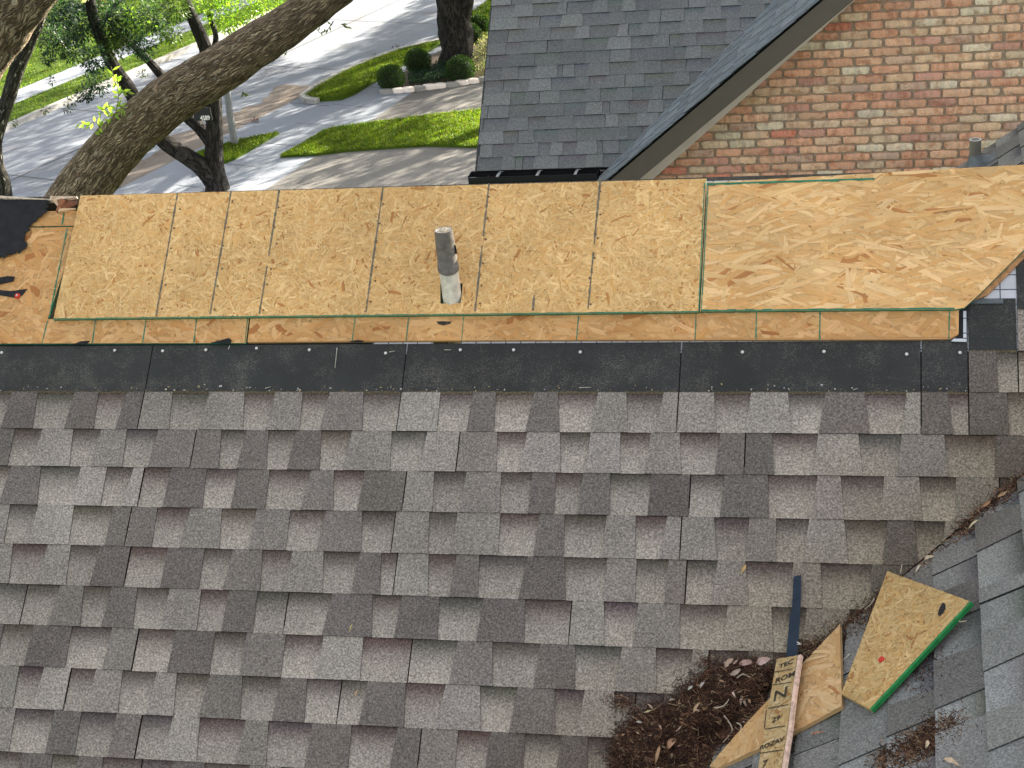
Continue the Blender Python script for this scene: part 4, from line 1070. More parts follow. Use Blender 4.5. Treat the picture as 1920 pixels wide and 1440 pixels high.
# scrap with green painted edge
SA = plane3(MAIN.hit(1662, 1072, 0.035), WING.hit(1820, 1130, 0.05), WING.hit(1578, 1300, 0.03))
pa = [SA.uv(*p) for p in ((1664, 1071), (1820, 1128), (1632, 1330), (1578, 1301))]
so = strand_board('strand_board_offcut', SA, pa, -0.013, 0.0125, (0.56, 0.38, 0.165), None, length=(0.02, 0.07), width=(0.004, 0.014), dens=4.5, spread=2.2)
tag(so, 'four sided strand board offcut with bright green painted edge', 'board offcut', 'offcuts left in the roof valley')
m = MB(); A, B = SA.at(*pa[1]), SA.at(*pa[2]); dd = (B - A).normalized(); sd = dd.cross(SA.N); 
if sd.dot(SA.at(*pa[0]) - A) > 0: sd = -sd
m.prism([A - SA.N * 0.014 + sd * 0.0005, B - SA.N * 0.014 + sd * 0.0005, B - SA.N * 0.014 + sd * 0.0045, A - SA.N * 0.014 + sd * 0.0045], [A + SA.N * 0.003, B + SA.N * 0.003, B - SA.N * 0.001 + sd * 0.006, A - SA.N * 0.001 + sd * 0.006], 0)
m.build('painted_edge', M_GREEN2, so)
def spot(F, c, rx, ry, h, mat, parent, name, n=10):
    m = MB(); p = [F.at(c[0] + rx * math.cos(2 * PI * i / n) * random.uniform(.8, 1.1), c[1] + ry * math.sin(2 * PI * i / n) * random.uniform(.8, 1.1), h) for i in range(n)]
    m.prism([q - F.N * 0.001 for q in p], p, 0); return m.build(name, mat, parent)
q = SA.uv(1766, 1140); 
m = MB(); pts = [SA.uv(*p) for p in ((1768, 1131), (1773, 1133), (1774, 1142), (1768, 1151), (1763, 1157), (1759, 1152), (1762, 1142))]; m.poly([SA.at(a, b, 0.0028) for a, b in ccw(pts)]); m.build('ink_smudge', M_FELT, so)
q = SA.uv(1654, 1238); cpn = nail(SA.at(q[0], q[1], 0.002), SA.N, 0.011, M_RED, None, 'plastic_cap', 0.006); tag(cpn, 'red plastic nail cap on the green edged offcut', 'nail cap')
# lower offcut, pointed
SB = plane3(WING.hit(1575, 1172, 0.03), WING.hit(1578, 1325, 0.02), WING.hit(1350, 1436, 0.02))
pbp = [SB.uv(*p) for p in ((1575, 1171), (1579, 1324), (1482, 1376), (1345, 1437), (1338, 1428), (1400, 1352), (1440, 1300), (1508, 1232))]
pb1 = [pbp[0], pbp[1], pbp[2], pbp[6], pbp[7]]; pb2 = [pbp[2], pbp[3], pbp[4], pbp[5], pbp[6]]
sb = strand_board('strand_board_offcut', SB, [SB.uv(*p) for p in ((1575, 1171), (1579, 1324), (1482, 1376), (1345, 1440), (1330, 1436), (1400, 1356))], -0.012, 0.012, (0.62, 0.40, 0.19), None, length=(0.05, 0.14), width=(0.01, 0.03), dens=4.0, ang=0.15, spread=0.9)
tag(sb, 'pointed strand board offcut lying under the printed strip', 'board offcut', 'offcuts left in the roof valley')
# printed strip of board
SCp = plane3(WING.hit(1478, 1232, 0.060), WING.hit(1500, 1232, 0.060), WING.hit(1440, 1438, 0.045))
pc = [SCp.uv(*p) for p in ((1456, 1236), (1497, 1229), (1487, 1295), (1478, 1370), (1462, 1470), (1416, 1470), (1438, 1345))]
sc = strand_board('strand_board_strip', SCp, pc, -0.011, 0.011, (0.52, 0.38, 0.19), None, length=(0.02, 0.07), width=(0.004, 0.014), dens=4.5, spread=1.6)
tag(sc, 'narrow printed strand board strip laid across the leaf pile', 'board strip')
m = MB()
def on_strip(x, y): return SCp.at(*SCp.uv(x, y), 0.004)
for i, (a, b) in enumerate((((1497, 1229), (1487, 1295)), ((1487, 1295), (1478, 1370)), ((1478, 1370), (1462, 1470)))):
    A = SCp.at(*SCp.uv(*a)); B = SCp.at(*SCp.uv(*b)); s = (B - A).normalized().cross(SCp.N)
    if s.x < 0: s = -s
    m.prism([A - SCp.N * .011, B - SCp.N * .011, B - SCp.N * .011 + s * 0.011, A - SCp.N * .011 + s * 0.011], [A + SCp.N * 0.002, B + SCp.N * 0.002, B + s * 0.010, A + s * 0.010], 0, (0.66, 0.47, 0.38))
m.build('splintered_edge', M_WOOD, sc)
def text_on(F, txt, px, size, parent, mat, name='printed_lettering', h=0.003, up=None, bold=0.0):
    cu = bpy.data.curves.new(name, 'FONT'); cu.body = txt; cu.size = size; cu.align_x = 'CENTER'; cu.align_y = 'CENTER'; cu.offset = bold
    t = bpy.data.objects.new(name, cu); COL.objects.link(t)
    dg = bpy.context.evaluated_depsgraph_get(); me = bpy.data.meshes.new_from_object(t.evaluated_get(dg))
    bpy.data.objects.remove(t)
    o = bpy.data.objects.new(name, me); COL.objects.link(o); me.materials.clear(); me.materials.append(mat)
    P = F.hit(*px, h); V = (up or F.V).normalized(); X = V.cross(F.N).normalized()
    Mx = Matrix((X, V, F.N)).transposed().to_4x4(); Mx.translation = P - worg(parent)
    o.parent = parent; o.matrix_local = Mx; return o
upc = (SCp.at(*SCp.uv(1486, 1232)) - SCp.at(*SCp.uv(1450, 1440))).normalized()
for txt, p, s in (('TEC', (1474, 1245), 0.030), ('ROM', (1472, 1270), 0.034), ('N', (1463, 1302), 0.070), ('29', (1455, 1348), 0.030), ('ROZAV', (1447, 1394), 0.026), ('7', (1434, 1432), 0.04)):
    text_on(SCp, txt, p, s, sc, M_INK, up=upc, bold=0.0007)
m = MB()
for a, b in (((1452, 1260), (1486, 1254)), ((1449, 1284), (1484, 1279)), ((1440, 1328), (1478, 1321)), ((1434, 1367), (1472, 1361)), ((1426, 1412), (1466, 1406)), ((1437, 1330), (1433, 1366))):
    A, B = SCp.hit(*a, .003), SCp.hit(*b, .003); s = (B - A).normalized().cross(SCp.N) * 0.0018
    m.poly([A - s, B - s, B + s, A + s])
m.build('printed_rule', M_INK, sc)
# dark metal strip
SDp = plane3(MAIN.hit(1488, 1080, 0.014), MAIN.hit(1502, 1080, 0.014), MAIN.hit(1478, 1228, 0.03))
m = MB(); ps = [SDp.uv(*p) for p in ((1488, 1081), (1502, 1078), (1502, 1110), (1500, 1160), (1495, 1232), (1474, 1230), (1479, 1175), (1480, 1160), (1485, 1140))]
ps = ccw(ps); m.prism([SDp.at(a, b, -0.003) for a, b in ps], [SDp.at(a, b, 0.0) for a, b in ps], 0)
tag(m.build('metal_strip', M_BLUEM), 'dark blue metal strip leaning against the printed board strip', 'metal strip')
# ---- litter
def valley_height(x, y, lift=0.0):
    """point under pixel on whichever roof plane is nearer"""
    a, b = MAIN.hit(x, y, lift), WING.hit(x, y, lift)
    return a if (a - CAM).length < (b - CAM).length else b
PILE = [(1148, 1440), (1152, 1395), (1175, 1362), (1215, 1332), (1262, 1318), (1290, 1290), (1320, 1268), (1352, 1250), (1400, 1244), (1448, 1252), (1452, 1290), (1436, 1335), (1400, 1376), (1352, 1410), (1318, 1450), (1300, 1500), (1140, 1500)]
def edge_dist(p, poly):
    best = 1e9
    for i in range(len(poly)):
        a, b = Vector(poly[i]), Vector(poly[(i + 1) % len(poly)]); t = max(0, min(1, (Vector(p) - a).dot(b - a) / (b - a).length_squared)); best = min(best, (Vector(p) - a - (b - a) * t).length)
    return best
m = MB()
def pile_h(x, y):
    if not inside((x, y), PILE): return None
    e = edge_dist((x, y), PILE); return min(1.0, e / 55) ** 0.7 * 0.075 * (0.75 + 0.5 * mnoise.noise(Vector((x / 40, y / 40, 0)))) + 0.004 + 0.012 * mnoise.noise(Vector((x / 9, y / 9, 4)))
stp = 6
for x in range(1130, 1470, stp):
    for y in range(1230, 1500, stp):
        c = [(x, y), (x + stp, y), (x + stp, y + stp), (x, y + stp)]
        hs_ = [pile_h(*q) for q in c]
        if any(h is None for h in hs_): continue
        m.poly([valley_height(q[0], q[1]) + MAIN.N * max(0.002, h) for q, h in zip(c, hs_)][::-1], 0, vary((0.030, 0.015, 0.010), 0.4, 0.1))
UPN = Vector((0, 0, 1))
for _ in range(520):
    x, y = random.uniform(1145, 1455), random.uniform(1244, 1500); h = pile_h(x, y)
    if h is None: continue
    leaf(m, valley_height(x, y) + MAIN.N * (h + random.random() * 0.012), rdir(0.4), MAIN.N + rdir() * 0.5, random.uniform(0.012, 0.034), random.uniform(0.004, 0.011), vary(random.choice([(0.20, 0.11, 0.06), (0.13, 0.07, 0.04), (0.34, 0.23, 0.14), (0.50, 0.38, 0.27), (0.10, 0.05, 0.03)]), 0.3, 0.1))
def fibre(x, y, h, L, col, w=0.0011, curl=1.0):
    b = valley_height(x, y) + MAIN.N * h
    d = rdir(0.35); n = MAIN.N; d = (d - n * d.dot(n) * 0.6).normalized(); s = d.cross(n).normalized() * w; p = b; pts = [p]
    for k in range(3):
        d = (d + rdir(0.6) * 0.35 * curl).normalized(); p = p + d * L / 3; pts.append(p)
    for k in range(3):
        m.poly([pts[k] - s, pts[k] + s, pts[k + 1] + s * .8, pts[k + 1] - s * .8], 0, col)
cols = [(0.036, 0.019, 0.013), (0.085, 0.040, 0.025), (0.060, 0.028, 0.018), (0.17, 0.088, 0.05), (0.30, 0.20, 0.12)]
cnt = 0
while cnt < 9000:
    x, y = random.uniform(1140, 1460), random.uniform(1238, 1500); h = pile_h(x, y)
    if h is None: continue
    cnt += 1; fibre(x, y, max(0.002, h) + random.random() * 0.008, random.uniform(0.008, 0.035), vary(random.choices(cols, (4, 4, 4, 2.5, .9))[0], 0.3, 0.1))
for _ in range(1500):                           # thinning skirt around the pile
    i = random.randrange(len(PILE) - 4); a, b = Vector(PILE[i]), Vector(PILE[i + 1]); q = a + (b - a) * random.random() + Vector((random.gauss(0, 13), random.gauss(0, 11)))
    fibre(q.x, q.y, 0.012, random.uniform(0.006, 0.022), vary(random.choice(cols[:3]), 0.3, 0.1))
def scatter_line(pts, n, sx, sy, Ls=(0.006, 0.02), cc=cols):
    for _ in range(n):
        i = random.randrange(len(pts) - 1); a, b = Vector(pts[i]), Vector(pts[i + 1]); q = a + (b - a) * random.random() + Vector((random.gauss(0, sx), random.gauss(0, sy)))
        fibre(q.x, q.y, 0.009, random.uniform(*Ls), vary(random.choice(cc), 0.35, 0.1))
scatter_line([(1925, 893), (1880, 930), (1835, 968), (1800, 1002)], 1100, 9, 7)
scatter_line([(1800, 1002), (1742, 1052), (1690, 1100)], 260, 7, 6)
scatter_line([(1690, 1110), (1650, 1140), (1590, 1180), (1530, 1225), (1505, 1215)], 1900, 14, 10)
scatter_line([(1680, 1130), (1640, 1170)], 500, 14, 14)
scatter_line([(1700, 1300), (1740, 1255), (1780, 1240)], 260, 26, 16, cc=cols[:2])
scatter_line([(1655, 1432), (1705, 1405), (1750, 1380), (1790, 1362)], 3200, 17, 15, Ls=(0.006, 0.018), cc=cols)
scatter_line([(1150, 1310), (1185, 1325)], 170, 10, 6); scatter_line([(1320, 1238), (1330, 1246)], 60, 8, 6)
scatter_line([(1560, 1400), (1480, 1392), (1440, 1420)], 160, 30, 12, cc=cols[:3])
o = m.build('leaf_litter', M_MULCH, origin=tuple(va)); tag(o, 'dark rotted leaf and pine straw litter heaped in the roof valley', 'leaf litter', kind='stuff')
# larger dry leaves, one object each
LEAVES = [((1388, 1250), (1412, 1246), 0.030, (0.50, 0.34, 0.30), 'curled pinkish dead leaf at the top of the litter heap'),
 ((1420, 1248), (1446, 1240), 0.034, (0.55, 0.40, 0.36), 'broad pinkish dead leaf beside the printed strip'),
 ((1362, 1258), (1378, 1242), 0.022, (0.45, 0.33, 0.26), 'pale curled dead leaf at the upper rim of the litter heap'),
 ((1372, 1272), (1392, 1262), 0.020, (0.42, 0.33, 0.28), 'grey dead leaf just below the heap rim'),
 ((1236, 1440), (1244, 1408), 0.017, (0.46, 0.30, 0.18), 'tan upright dead leaf at the bottom edge of the heap'),
 ((1258, 1412), (1274, 1392), 0.026, (0.42, 0.25, 0.16), 'brown cupped dead leaf low in the heap'),
 ((1308, 1350), (1320, 1330), 0.013, (0.48, 0.34, 0.22), 'narrow tan dead leaf in the middle of the heap'),
 ((1392, 1330), (1396, 1312), 0.013, (0.50, 0.38, 0.30), 'small pale leaf standing on edge near the strip'),
 ((1380, 1308), (1384, 1320), 0.010, (0.55, 0.45, 0.38), 'tiny pale leaf tip near the strip'),
 ((1402, 1332), (1396, 1318), 0.012, (0.40, 0.30, 0.26), 'grey leaf folded over near the strip'),
 ((1316, 1295), (1324, 1284), 0.014, (0.46, 0.42, 0.38), 'silvery leaf at the left shoulder of the heap'),
 ((1292, 1298), (1302, 1290), 0.012, (0.44, 0.42, 0.38), 'small silvery leaf left of the heap shoulder'),
 ((1278, 1355), (1296, 1364), 0.013, (0.36, 0.24, 0.12), 'olive brown leaf halfway down the heap'),
 ((1196, 1358), (1208, 1360), 0.010, (0.52, 0.50, 0.42), 'pale leaf on the lower left of the heap'),
 ((1210, 1340), (1226, 1335), 0.008, (0.50, 0.44, 0.26), 'yellowish sliver of leaf on the left rim'),
 ((1256, 1316), (1268, 1314), 0.007, (0.55, 0.50, 0.38), 'thin straw coloured leaf left of the heap'),
 ((1734, 1052), (1752, 1046), 0.016, (0.60, 0.50, 0.36), 'pale curled leaf in the valley above the offcut'),
 ((1716, 1078), (1726, 1062), 0.010, (0.62, 0.55, 0.44), 'straight pale leaf blade in the valley above the offcut'),
 ((1838, 955), (1858, 942), 0.016, (0.40, 0.22, 0.13), 'reddish brown leaf in the upper valley'),
 ((1870, 935), (1888, 926), 0.014, (0.46, 0.30, 0.18), 'brown leaf in the upper valley near the picture edge'),
 ((1816, 994), (1834, 978), 0.010, (0.60, 0.52, 0.36), 'straw coloured long leaf in the upper valley'),
 ((1580, 1242), (1596, 1226), 0.012, (0.50, 0.48, 0.44), 'grey willow shaped leaf right of the pointed offcut'),
 ((1522, 1380), (1546, 1375), 0.010, (0.42, 0.22, 0.14), 'reddish leaf below the pointed offcut'),
 ((1770, 1428), (1800, 1440), 0.018, (0.62, 0.48, 0.36), 'curled tan leaf at the lower right edge'),
 ((1736, 1405), (1740, 1392), 0.013, (0.60, 0.48, 0.34), 'small tan leaf on the dark smudge at lower right'),
 ((1390, 1078), (1400, 1062), 0.013, (0.55, 0.38, 0.16), 'yellow brown leaf alone on the shingles above the metal strip'),
 ((658, 1188), (664, 1172), 0.007, (0.55, 0.45, 0.20), 'straw sliver alone on the left shingles'),
 ((669, 1308), (675, 1296), 0.006, (0.60, 0.40, 0.20), 'orange sliver on the lower left shingles'),
 ((1494, 1210), (1504, 1212), 0.014, (0.75, 0.72, 0.68), 'white chip beside the metal strip foot')]
for (a, b, w_, col_, lab) in LEAVES:
    inp = inside(a, PILE); h = (pile_h(*a) or 0.0) + 0.014
    A = valley_height(*a) + MAIN.N * h; B = valley_height(*b) + MAIN.N * (h + random.uniform(0.0, 0.012))
    d_ = B - A; bend_ = random.uniform(-1, 1); s_ = d_.cross(MAIN.N).normalized(); n_ = s_.cross(d_).normalized(); m = MB(); rows = []
    if n_.dot(MAIN.N) < 0: n_ = -n_
    for i in range(7):
        t = i / 6; wd = w_ * 0.38 * (math.sin(PI * min(1, t * 0.93 + 0.03)) ** 0.7) * random.uniform(0.75, 1.15); c_ = A + d_ * t + n_ * (0.009 * math.sin(PI * t)) + s_ * (w_ * 0.28 * bend_ * math.sin(PI * t))
        rows.append([c_ + s_ * wd * k + n_ * (abs(k) ** 1.6 * w_ * 0.3) for k in (-1, -.5, 0, .5, 1)])
    m.grid(rows, 0, col_, smooth=True)
    tag(m.build('dry_leaf', M_DRY), lab, 'leaf', 'dead leaves on the roof')
TW = [(((1345, 1338), (1362, 1334), (1372, 1322)), 'curved pale twig at the centre of the litter heap'), (((1362, 1350), (1375, 1372), (1358, 1396)), 'long hooked pale twig low in the litter heap'),
      (((1385, 1278), (1396, 1272), (1410, 1279)), 'arched pale twig near the top of the heap'), (((1384, 1360), (1392, 1366), (1386, 1382)), 'short forked pale twig near the pointed offcut'),
      (((1640, 1130), (1634, 1140), (1622, 1150)), 'bent grey twig left of the green edged offcut'), (((1792, 1170), (1800, 1174), (1812, 1172)), 'thin grey twig right of the green edged offcut'), (((1690, 1078), (1688, 1084), (1692, 1066)), 'thin pale twig over the offcut top edge')]
for pts, lab in TW:
    m = MB(); q = [valley_height(*p) + MAIN.N * ((pile_h(*p) or 0.0) + (0.02 if p[0] < 1500 else 0.05)) for p in pts]
    tube(m, q, [0.0026, 0.0022, 0.0012], 6, step=0.01, col=(0.42, 0.36, 0.28)); tag(m.build('twig', M_DRY), lab, 'twig', 'twigs in the roof valley')

# ================================================================== TREES
def at_depth(Y):
    P = depth_plane(Y); return lambda x, y: P.hit(x, y)
def limb(mb, Y, pts, seg=18, step=0.12, wob=0.06, ws=3.0, dy=None, cap=True):
    """pts: (x, y, radius px); dy: offset in depth along the limb"""
    P, R = [], []
    for i, p in enumerate(pts):
        q = depth_plane(Y + (dy[i] if dy else 0)).hit(p[0], p[1]); P.append(q); R.append(p[2] / ppm(q))
    tube(mb, P, R, seg, step, wob=wob, wobscale=ws, cap=cap); return P, R
def knot(mb, c, n, r, mat=0):
    n = n.normalized(); a = n.orthogonal().normalized(); b = n.cross(a); rows = []
    for k, (rr, h) in enumerate(((1.25, -0.25), (1.0, 0.12), (0.75, 0.2), (0.5, 0.05), (0.15, -0.1))):
        rows.append([c + (a * math.cos(t * PI / 8) + b * math.sin(t * PI / 8)) * rr * r + n * h * r for t in range(16)])
    mb.grid(rows, mat, closed=True)
def crown(mb, centres, n, L, col, flat=0.6):
    """clusters of leaves around many sub-centres"""
    tot = sum(r ** 2 for _, r in centres)
    for c, r in centres:
        k = int(n * r * r / tot); nb = max(4, int(r * r * 5)); subs = [Vector(c) + rdir(flat) * r * random.random() ** 0.4 for _ in range(nb)]
        for s in subs: leaf_cluster(mb, s, r * 0.30, max(2, k // nb), L, tuple(q * random.uniform(0.65, 1.25) for q in col), flat)
GRN = (0.024, 0.042, 0.015); GRN_D = (0.022, 0.048, 0.026)
# -- forked street oak behind the ridge
bq = GROUND.hit(409, 356); YF = bq.y
t = empty('oak_tree', bq, 'dark forked oak with pruning scar standing between the driveway and the street', 'tree')
mb = MB()
limb(mb, YF, [(409, 372, 30), (409, 356, 24), (404, 330, 19), (401, 290, 17.5), (402, 235, 16), (399, 170, 15), (390, 110, 13.5), (380, 75, 12.5), (366, 45, 11.5), (347, 0, 10), (330, -60, 9)], step=0.14)
limb(mb, YF, [(404, 345, 19), (378, 313, 17), (345, 290, 16), (305, 262, 15), (268, 215, 14), (243, 168, 13), (210, 118, 12), (188, 70, 11), (172, 20, 10), (165, -40, 9)], dy=[0, -.2, -.4, -.6, -.8, -1, -1.1, -1.2, -1.3, -1.4])
limb(mb, YF, [(400, 272, 14), (375, 240, 12), (345, 212, 10.5), (318, 160, 9.5), (297, 135, 8.5), (270, 105, 7), (240, 78, 5), (205, 55, 3)], dy=[0, .2, .4, .5, .5, .4, .3, .2])
limb(mb, YF, [(392, 120, 7), (405, 70, 5.5), (390, 20, 5), (380, -40, 4)], seg=10)
limb(mb, YF, [(186, 60, 6), (200, 30, 5), (225, 0, 4)], seg=8); limb(mb, YF, [(174, 25, 5), (145, 10, 4), (120, 15, 2)], seg=8)
kc = depth_plane(YF - 0.55).hit(342, 293); knot(mb, kc - fwd * (13 / ppm(kc)), -fwd + Vector((0, 0, .2)), 0.11)
mb.build('trunk', M_BARK2, t)
cr = MB()
zT = 5.0
cents = []
for x, y, r in ((110, 15, 40), (150, 45, 42), (105, 70, 36), (200, 25, 40), (240, 50, 38), (290, 30, 34), (140, 95, 26), (215, 80, 30), (175, 110, 26), (320, 60, 22), (180, 155, 26), (160, 175, 16), (270, 90, 22), (330, 10, 30), (90, 110, 12)):
    q = depth_plane(YF - 1.6 + random.uniform(-.8, .8)).hit(x, y); leaf_cluster(cr, q, r / ppm(q), int(r * r * 0.62) + 40, 0.10, random.choice([(0.014, 0.032, 0.022), (0.018, 0.040, 0.026), (0.022, 0.046, 0.026), (0.045, 0.075, 0.02)]), 0.9)  # leaf greens darkened so the colour itself carries the crown's shade
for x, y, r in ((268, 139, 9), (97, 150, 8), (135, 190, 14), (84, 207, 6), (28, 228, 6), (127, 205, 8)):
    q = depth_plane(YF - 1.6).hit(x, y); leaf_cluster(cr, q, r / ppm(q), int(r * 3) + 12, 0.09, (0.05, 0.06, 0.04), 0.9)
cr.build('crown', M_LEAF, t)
cr = MB()
for x, y, r in ((405, 20, 26), (440, 30, 30), (470, 10, 26), (425, 50, 16), (495, 12, 20), (380, 8, 16), (520, 2, 12), (410, -10, 30), (250, 35, 30), (300, 60, 18)):
    q = depth_plane(YF - 0.9).hit(x, y); leaf_cluster(cr, q, r / ppm(q), int(r * r * 0.45), 0.10, (0.12, 0.19, 0.03), 0.9)  # brighter green paints sunlight into these clusters
cr.build('sunlit_tone_foliage', M_LEAFB, t)
# -- street oak by the neighbour's bed
bq2 = GROUND.hit(856, 122); YS = bq2.y
t = empty('oak_tree', bq2, 'thick dark twin stemmed oak in the planting bed beside the driveway', 'tree')
mb = MB()
limb(mb, YS, [(856, 140, 42), (856, 122, 35), (857, 95, 30), (855, 60, 32), (849, 30, 31), (843, 0, 25), (830, -60, 22), (800, -160, 17)], seg=24, wob=0.09)
limb(mb, YS, [(858, 70, 20), (866, 30, 18), (876, 0, 13.5), (886, -60, 12), (900, -160, 10)], seg=16)
for kx, ky, kr in ((836, 10, 0.13), (851, 36, 0.11)):
    q = depth_plane(YS).hit(kx, ky); knot(mb, q - fwd * 0.36, -fwd, kr)
# upper limbs, above the picture
tops = [(-3.5, 1, 5.2), (3.0, 2.5, 5.6), (0.5, -3.5, 5.5), (-1, 3.5, 6.5), (4.5, -1.5, 6.2), (-5, -2, 6.0)]
b0 = depth_plane(YS).hit(830, -60)
for dx, dy_, dz in tops: tube(mb, [b0, b0 + Vector((dx * .5, dy_ * .5, dz * .25)), b0 + Vector((dx, dy_, dz * .45))], [0.17, 0.11, 0.04], 10, step=0.4, wob=0.05)
mb.build('trunk', M_BARK2, t)
cr = MB(); crown(cr, [(b0 + Vector((dx * random.uniform(.5, 1.1), dy_ * random.uniform(.5, 1.1), dz * .5 + 0.3)), 2.1) for dx, dy_, dz in tops + tops], 9000, 0.17, GRN)
cr.build('crown', M_LEAF, t)
# -- lichened oak at the left edge
YL = YF - 4.0
bq3 = Vector((depth_plane(YL).hit(8, 420).x, YL, 0))
t = empty('oak_tree', bq3, 'slender lichen spotted oak at the left edge of the view', 'tree')
mb = MB()
limb(mb, YL, [(12, 640, 26), (10, 480, 24), (8, 400, 19), (6, 350, 16), (-6, 310, 13), (-8, 270, 12), (2, 225, 13), (18, 175, 14), (32, 130, 14.5), (50, 85, 14), (66, 50, 14), (80, 10, 13), (100, -50, 12)], step=0.1, wob=0.1)
mb.build('trunk', M_BARK3, t)
cr = MB()
for x, y, r in ((85, 20, 22), (100, 60, 20), (62, 0, 20)):
    q = depth_plane(YL + .3).hit(x, y); leaf_cluster(cr, q, r / ppm(q), int(r * r * 0.22), 0.07, (0.03, 0.06, 0.034), 0.9)
cr.build('crown', M_LEAF, t)
# -- big near oak: the leaning limb and the heavy one in the corner
YN = 13.2
t = empty('oak_tree', (-4.6, YN, 0), 'big furrowed live oak limb leaning up and over beyond the ridge', 'tree')
mb = MB()
P, R = limb(mb, YN, [(215, 900, 80), (150, 700, 74), (98, 540, 64), (100, 450, 56), (140, 378, 51), (196, 302, 49), (260, 236, 47), (330, 180, 46), (400, 138, 45), (470, 92, 42), (540, 47, 38.5), (600, 3, 36), (670, -50, 33), (760, -120, 30)], seg=56, step=0.03, wob=0.055, ws=6)
kq = depth_plane(YN).hit(304, 172); knot(mb, kq - fwd * 0.17, -fwd + Vector((0, 0, .3)), 0.035)
limb(mb, YN - 2.4, [(-260, 420, 95), (-190, 280, 92), (-105, 140, 90), (-20, 18, 86), (60, -75, 80), (150, -160, 70)], seg=56, step=0.03, wob=0.05, ws=6)
tube(mb, [Vector((-4.6, YN, 0)), Vector((-4.55, YN, 1.2)), P[0]], [0.6, 0.45, R[0]], 24, step=0.3, wob=0.06)
mb.build('trunk', M_BARK, t)
def twig_leaves(mb, stem, Y, n, L, W, col, spread=26):
    pts = [depth_plane(Y).hit(*p) for p in stem]; tube(mb, pts, [0.006] + [0.003] * (len(pts) - 1), 6, step=0.04, mat=1, col=(.12, .12, .06), cap=False)
    for _ in range(n):
        i = random.randrange(len(pts) - 1); q = pts[i].lerp(pts[i + 1], random.random()); dirn = (pts[i + 1] - pts[i]).normalized() * .5 + rdir(0.8)
        leaf(mb, q, dirn, -fwd + rdir() * 0.5, L * random.uniform(.7, 1.2), W * random.uniform(.8, 1.2), vary(col, 0.2, 0.08), 0, 0.15)
YP = YN - 0.25; M_TW = simple('green_twig', (0.12, 0.12, 0.06), 0.7, 0.2, 30, 0)
sp0 = MB(); BR = (0.20, 0.29, 0.06)
for stem, n in ((((188, 258), (186, 235), (192, 205), (206, 200)), 15), (((190, 250), (180, 228), (165, 235), (150, 230)), 13), (((190, 252), (215, 215), (222, 180), (220, 150)), 22), (((222, 180), (232, 170), (250, 178)), 8), (((186, 240), (196, 222), (215, 215)), 9), (((218, 160), (212, 140), (208, 125)), 9), (((225, 200), (235, 205)), 4)):
    twig_leaves(sp0, stem, YP, n, 0.075, 0.026, BR)
for stem, n in ((((165, 2), (160, -20)), 8), (((185, 8), (200, -10)), 7)): sp = MB(); twig_leaves(sp, stem, YP - 2, n, 0.08, 0.025, (0.25, 0.26, 0.07)); sp.build('leafy_sprout', [M_LEAFB, M_TW], t)
for stem, n in (((((625, 40), (615, 55), (600, 62), (590, 50))), 13), (((640, 45), (650, 50)), 5), (((630, 0), (655, 5)), 6), (((455, 172), (462, 182)), 6), (((528, 90), (538, 98)), 4)):
    sp = MB(); twig_leaves(sp, stem, YN + .1, n, 0.045, 0.016, (0.10, 0.13, 0.07)); sp.build('leafy_sprout', [M_LEAFB, M_TW], t)
sp0.build('leafy_sprout', [M_LEAFB, M_TW], t)
cr = MB()  # unseen leaf clumps added to keep the sun off the near roof
for i in range(950):
    tgt = Vector((random.uniform(-5.5, 5.5), random.uniform(1.5, 8.5), random.uniform(8.6, 10.2)))
    c = tgt + SDIR * random.uniform(13, 17); leaf_cluster(cr, c, 0.34, 15, 0.2, GRN, 0.8)
cr.build('crown', M_LEAF, t)
# -- unseen oak foliage, placed clump by clump to dapple the street with shade
tl = MB(); tr_ = MB()
random.seed(5)
SIN = math.sin(SUN_EL)
SX, SY = math.sin(SUN_AZ), math.cos(SUN_AZ)
SH = Vector((SX, SY)); SP = Vector((SY, -SX))
def dapple(q):
    a, b = q[0] * SH.x + q[1] * SH.y, q[0] * SP.x + q[1] * SP.y
    return mnoise.noise(Vector((a * 0.28, b * 0.7, 7))) * 0.42 + mnoise.noise(Vector((a * 0.75, b * 2.3, 3))) * 0.62
def canopy_over(pts, cover, step=0.36, hmin=3.4, hmax=6.0, rad=0.22, n=34, L=0.19):
    """foliage standing where its shadow reaches this part of the ground"""
    poly = [gp(*p) if len(p) == 2 else p[:2] for p in pts]
    xs = [p[0] for p in poly]; ys = [p[1] for p in poly]; x = min(xs)
    while x < max(xs):
        y = min(ys)
        while y < max(ys):
            q = (x + random.uniform(-.3, .3) * step, y + random.uniform(-.3, .3) * step)
            if inside(q, poly) and dapple(q) < (cover - 0.5) * 1.05:
                h = random.uniform(hmin, hmax); c = Vector((q[0], q[1], 0)) + SDIR * (h / SIN)
                leaf_cluster(tl, c, rad * random.uniform(0.7, 1.3), n, L, GRN, 0.8)
            y += step
        x += step
canopy_over([(-120, 440), (-120, 200), (60, 222), (150, 190), (330, 122), (400, 95), (560, 130), (700, 60), (780, 20), (640, 150), (560, 200), (440, 262), (300, 350), (200, 440)], 0.80)
canopy_over([(560, 190), (640, 150), (720, 60), (820, -20), (840, 60), (700, 160), (640, 190)], 0.62)
canopy_over([(440, 262), (560, 200), (700, 164), (775, 172), (690, 232), (520, 296), (400, 400), (260, 400), (300, 350)], 0.70)
canopy_over([(775, 170), (905, 150), (1000, 140), (1000, 200), (905, 209), (800, 222), (700, 231)], 0.68)
canopy_over([(520, 297), (600, 250), (700, 232), (780, 222), (800, 277), (600, 292)], 0.80)
canopy_over([(780, 222), (1000, 200), (1000, 285), (800, 277)], 0.28)
canopy_over([(590, 292), (700, 280), (1000, 284), (1000, 430), (400, 430)], 0.70)
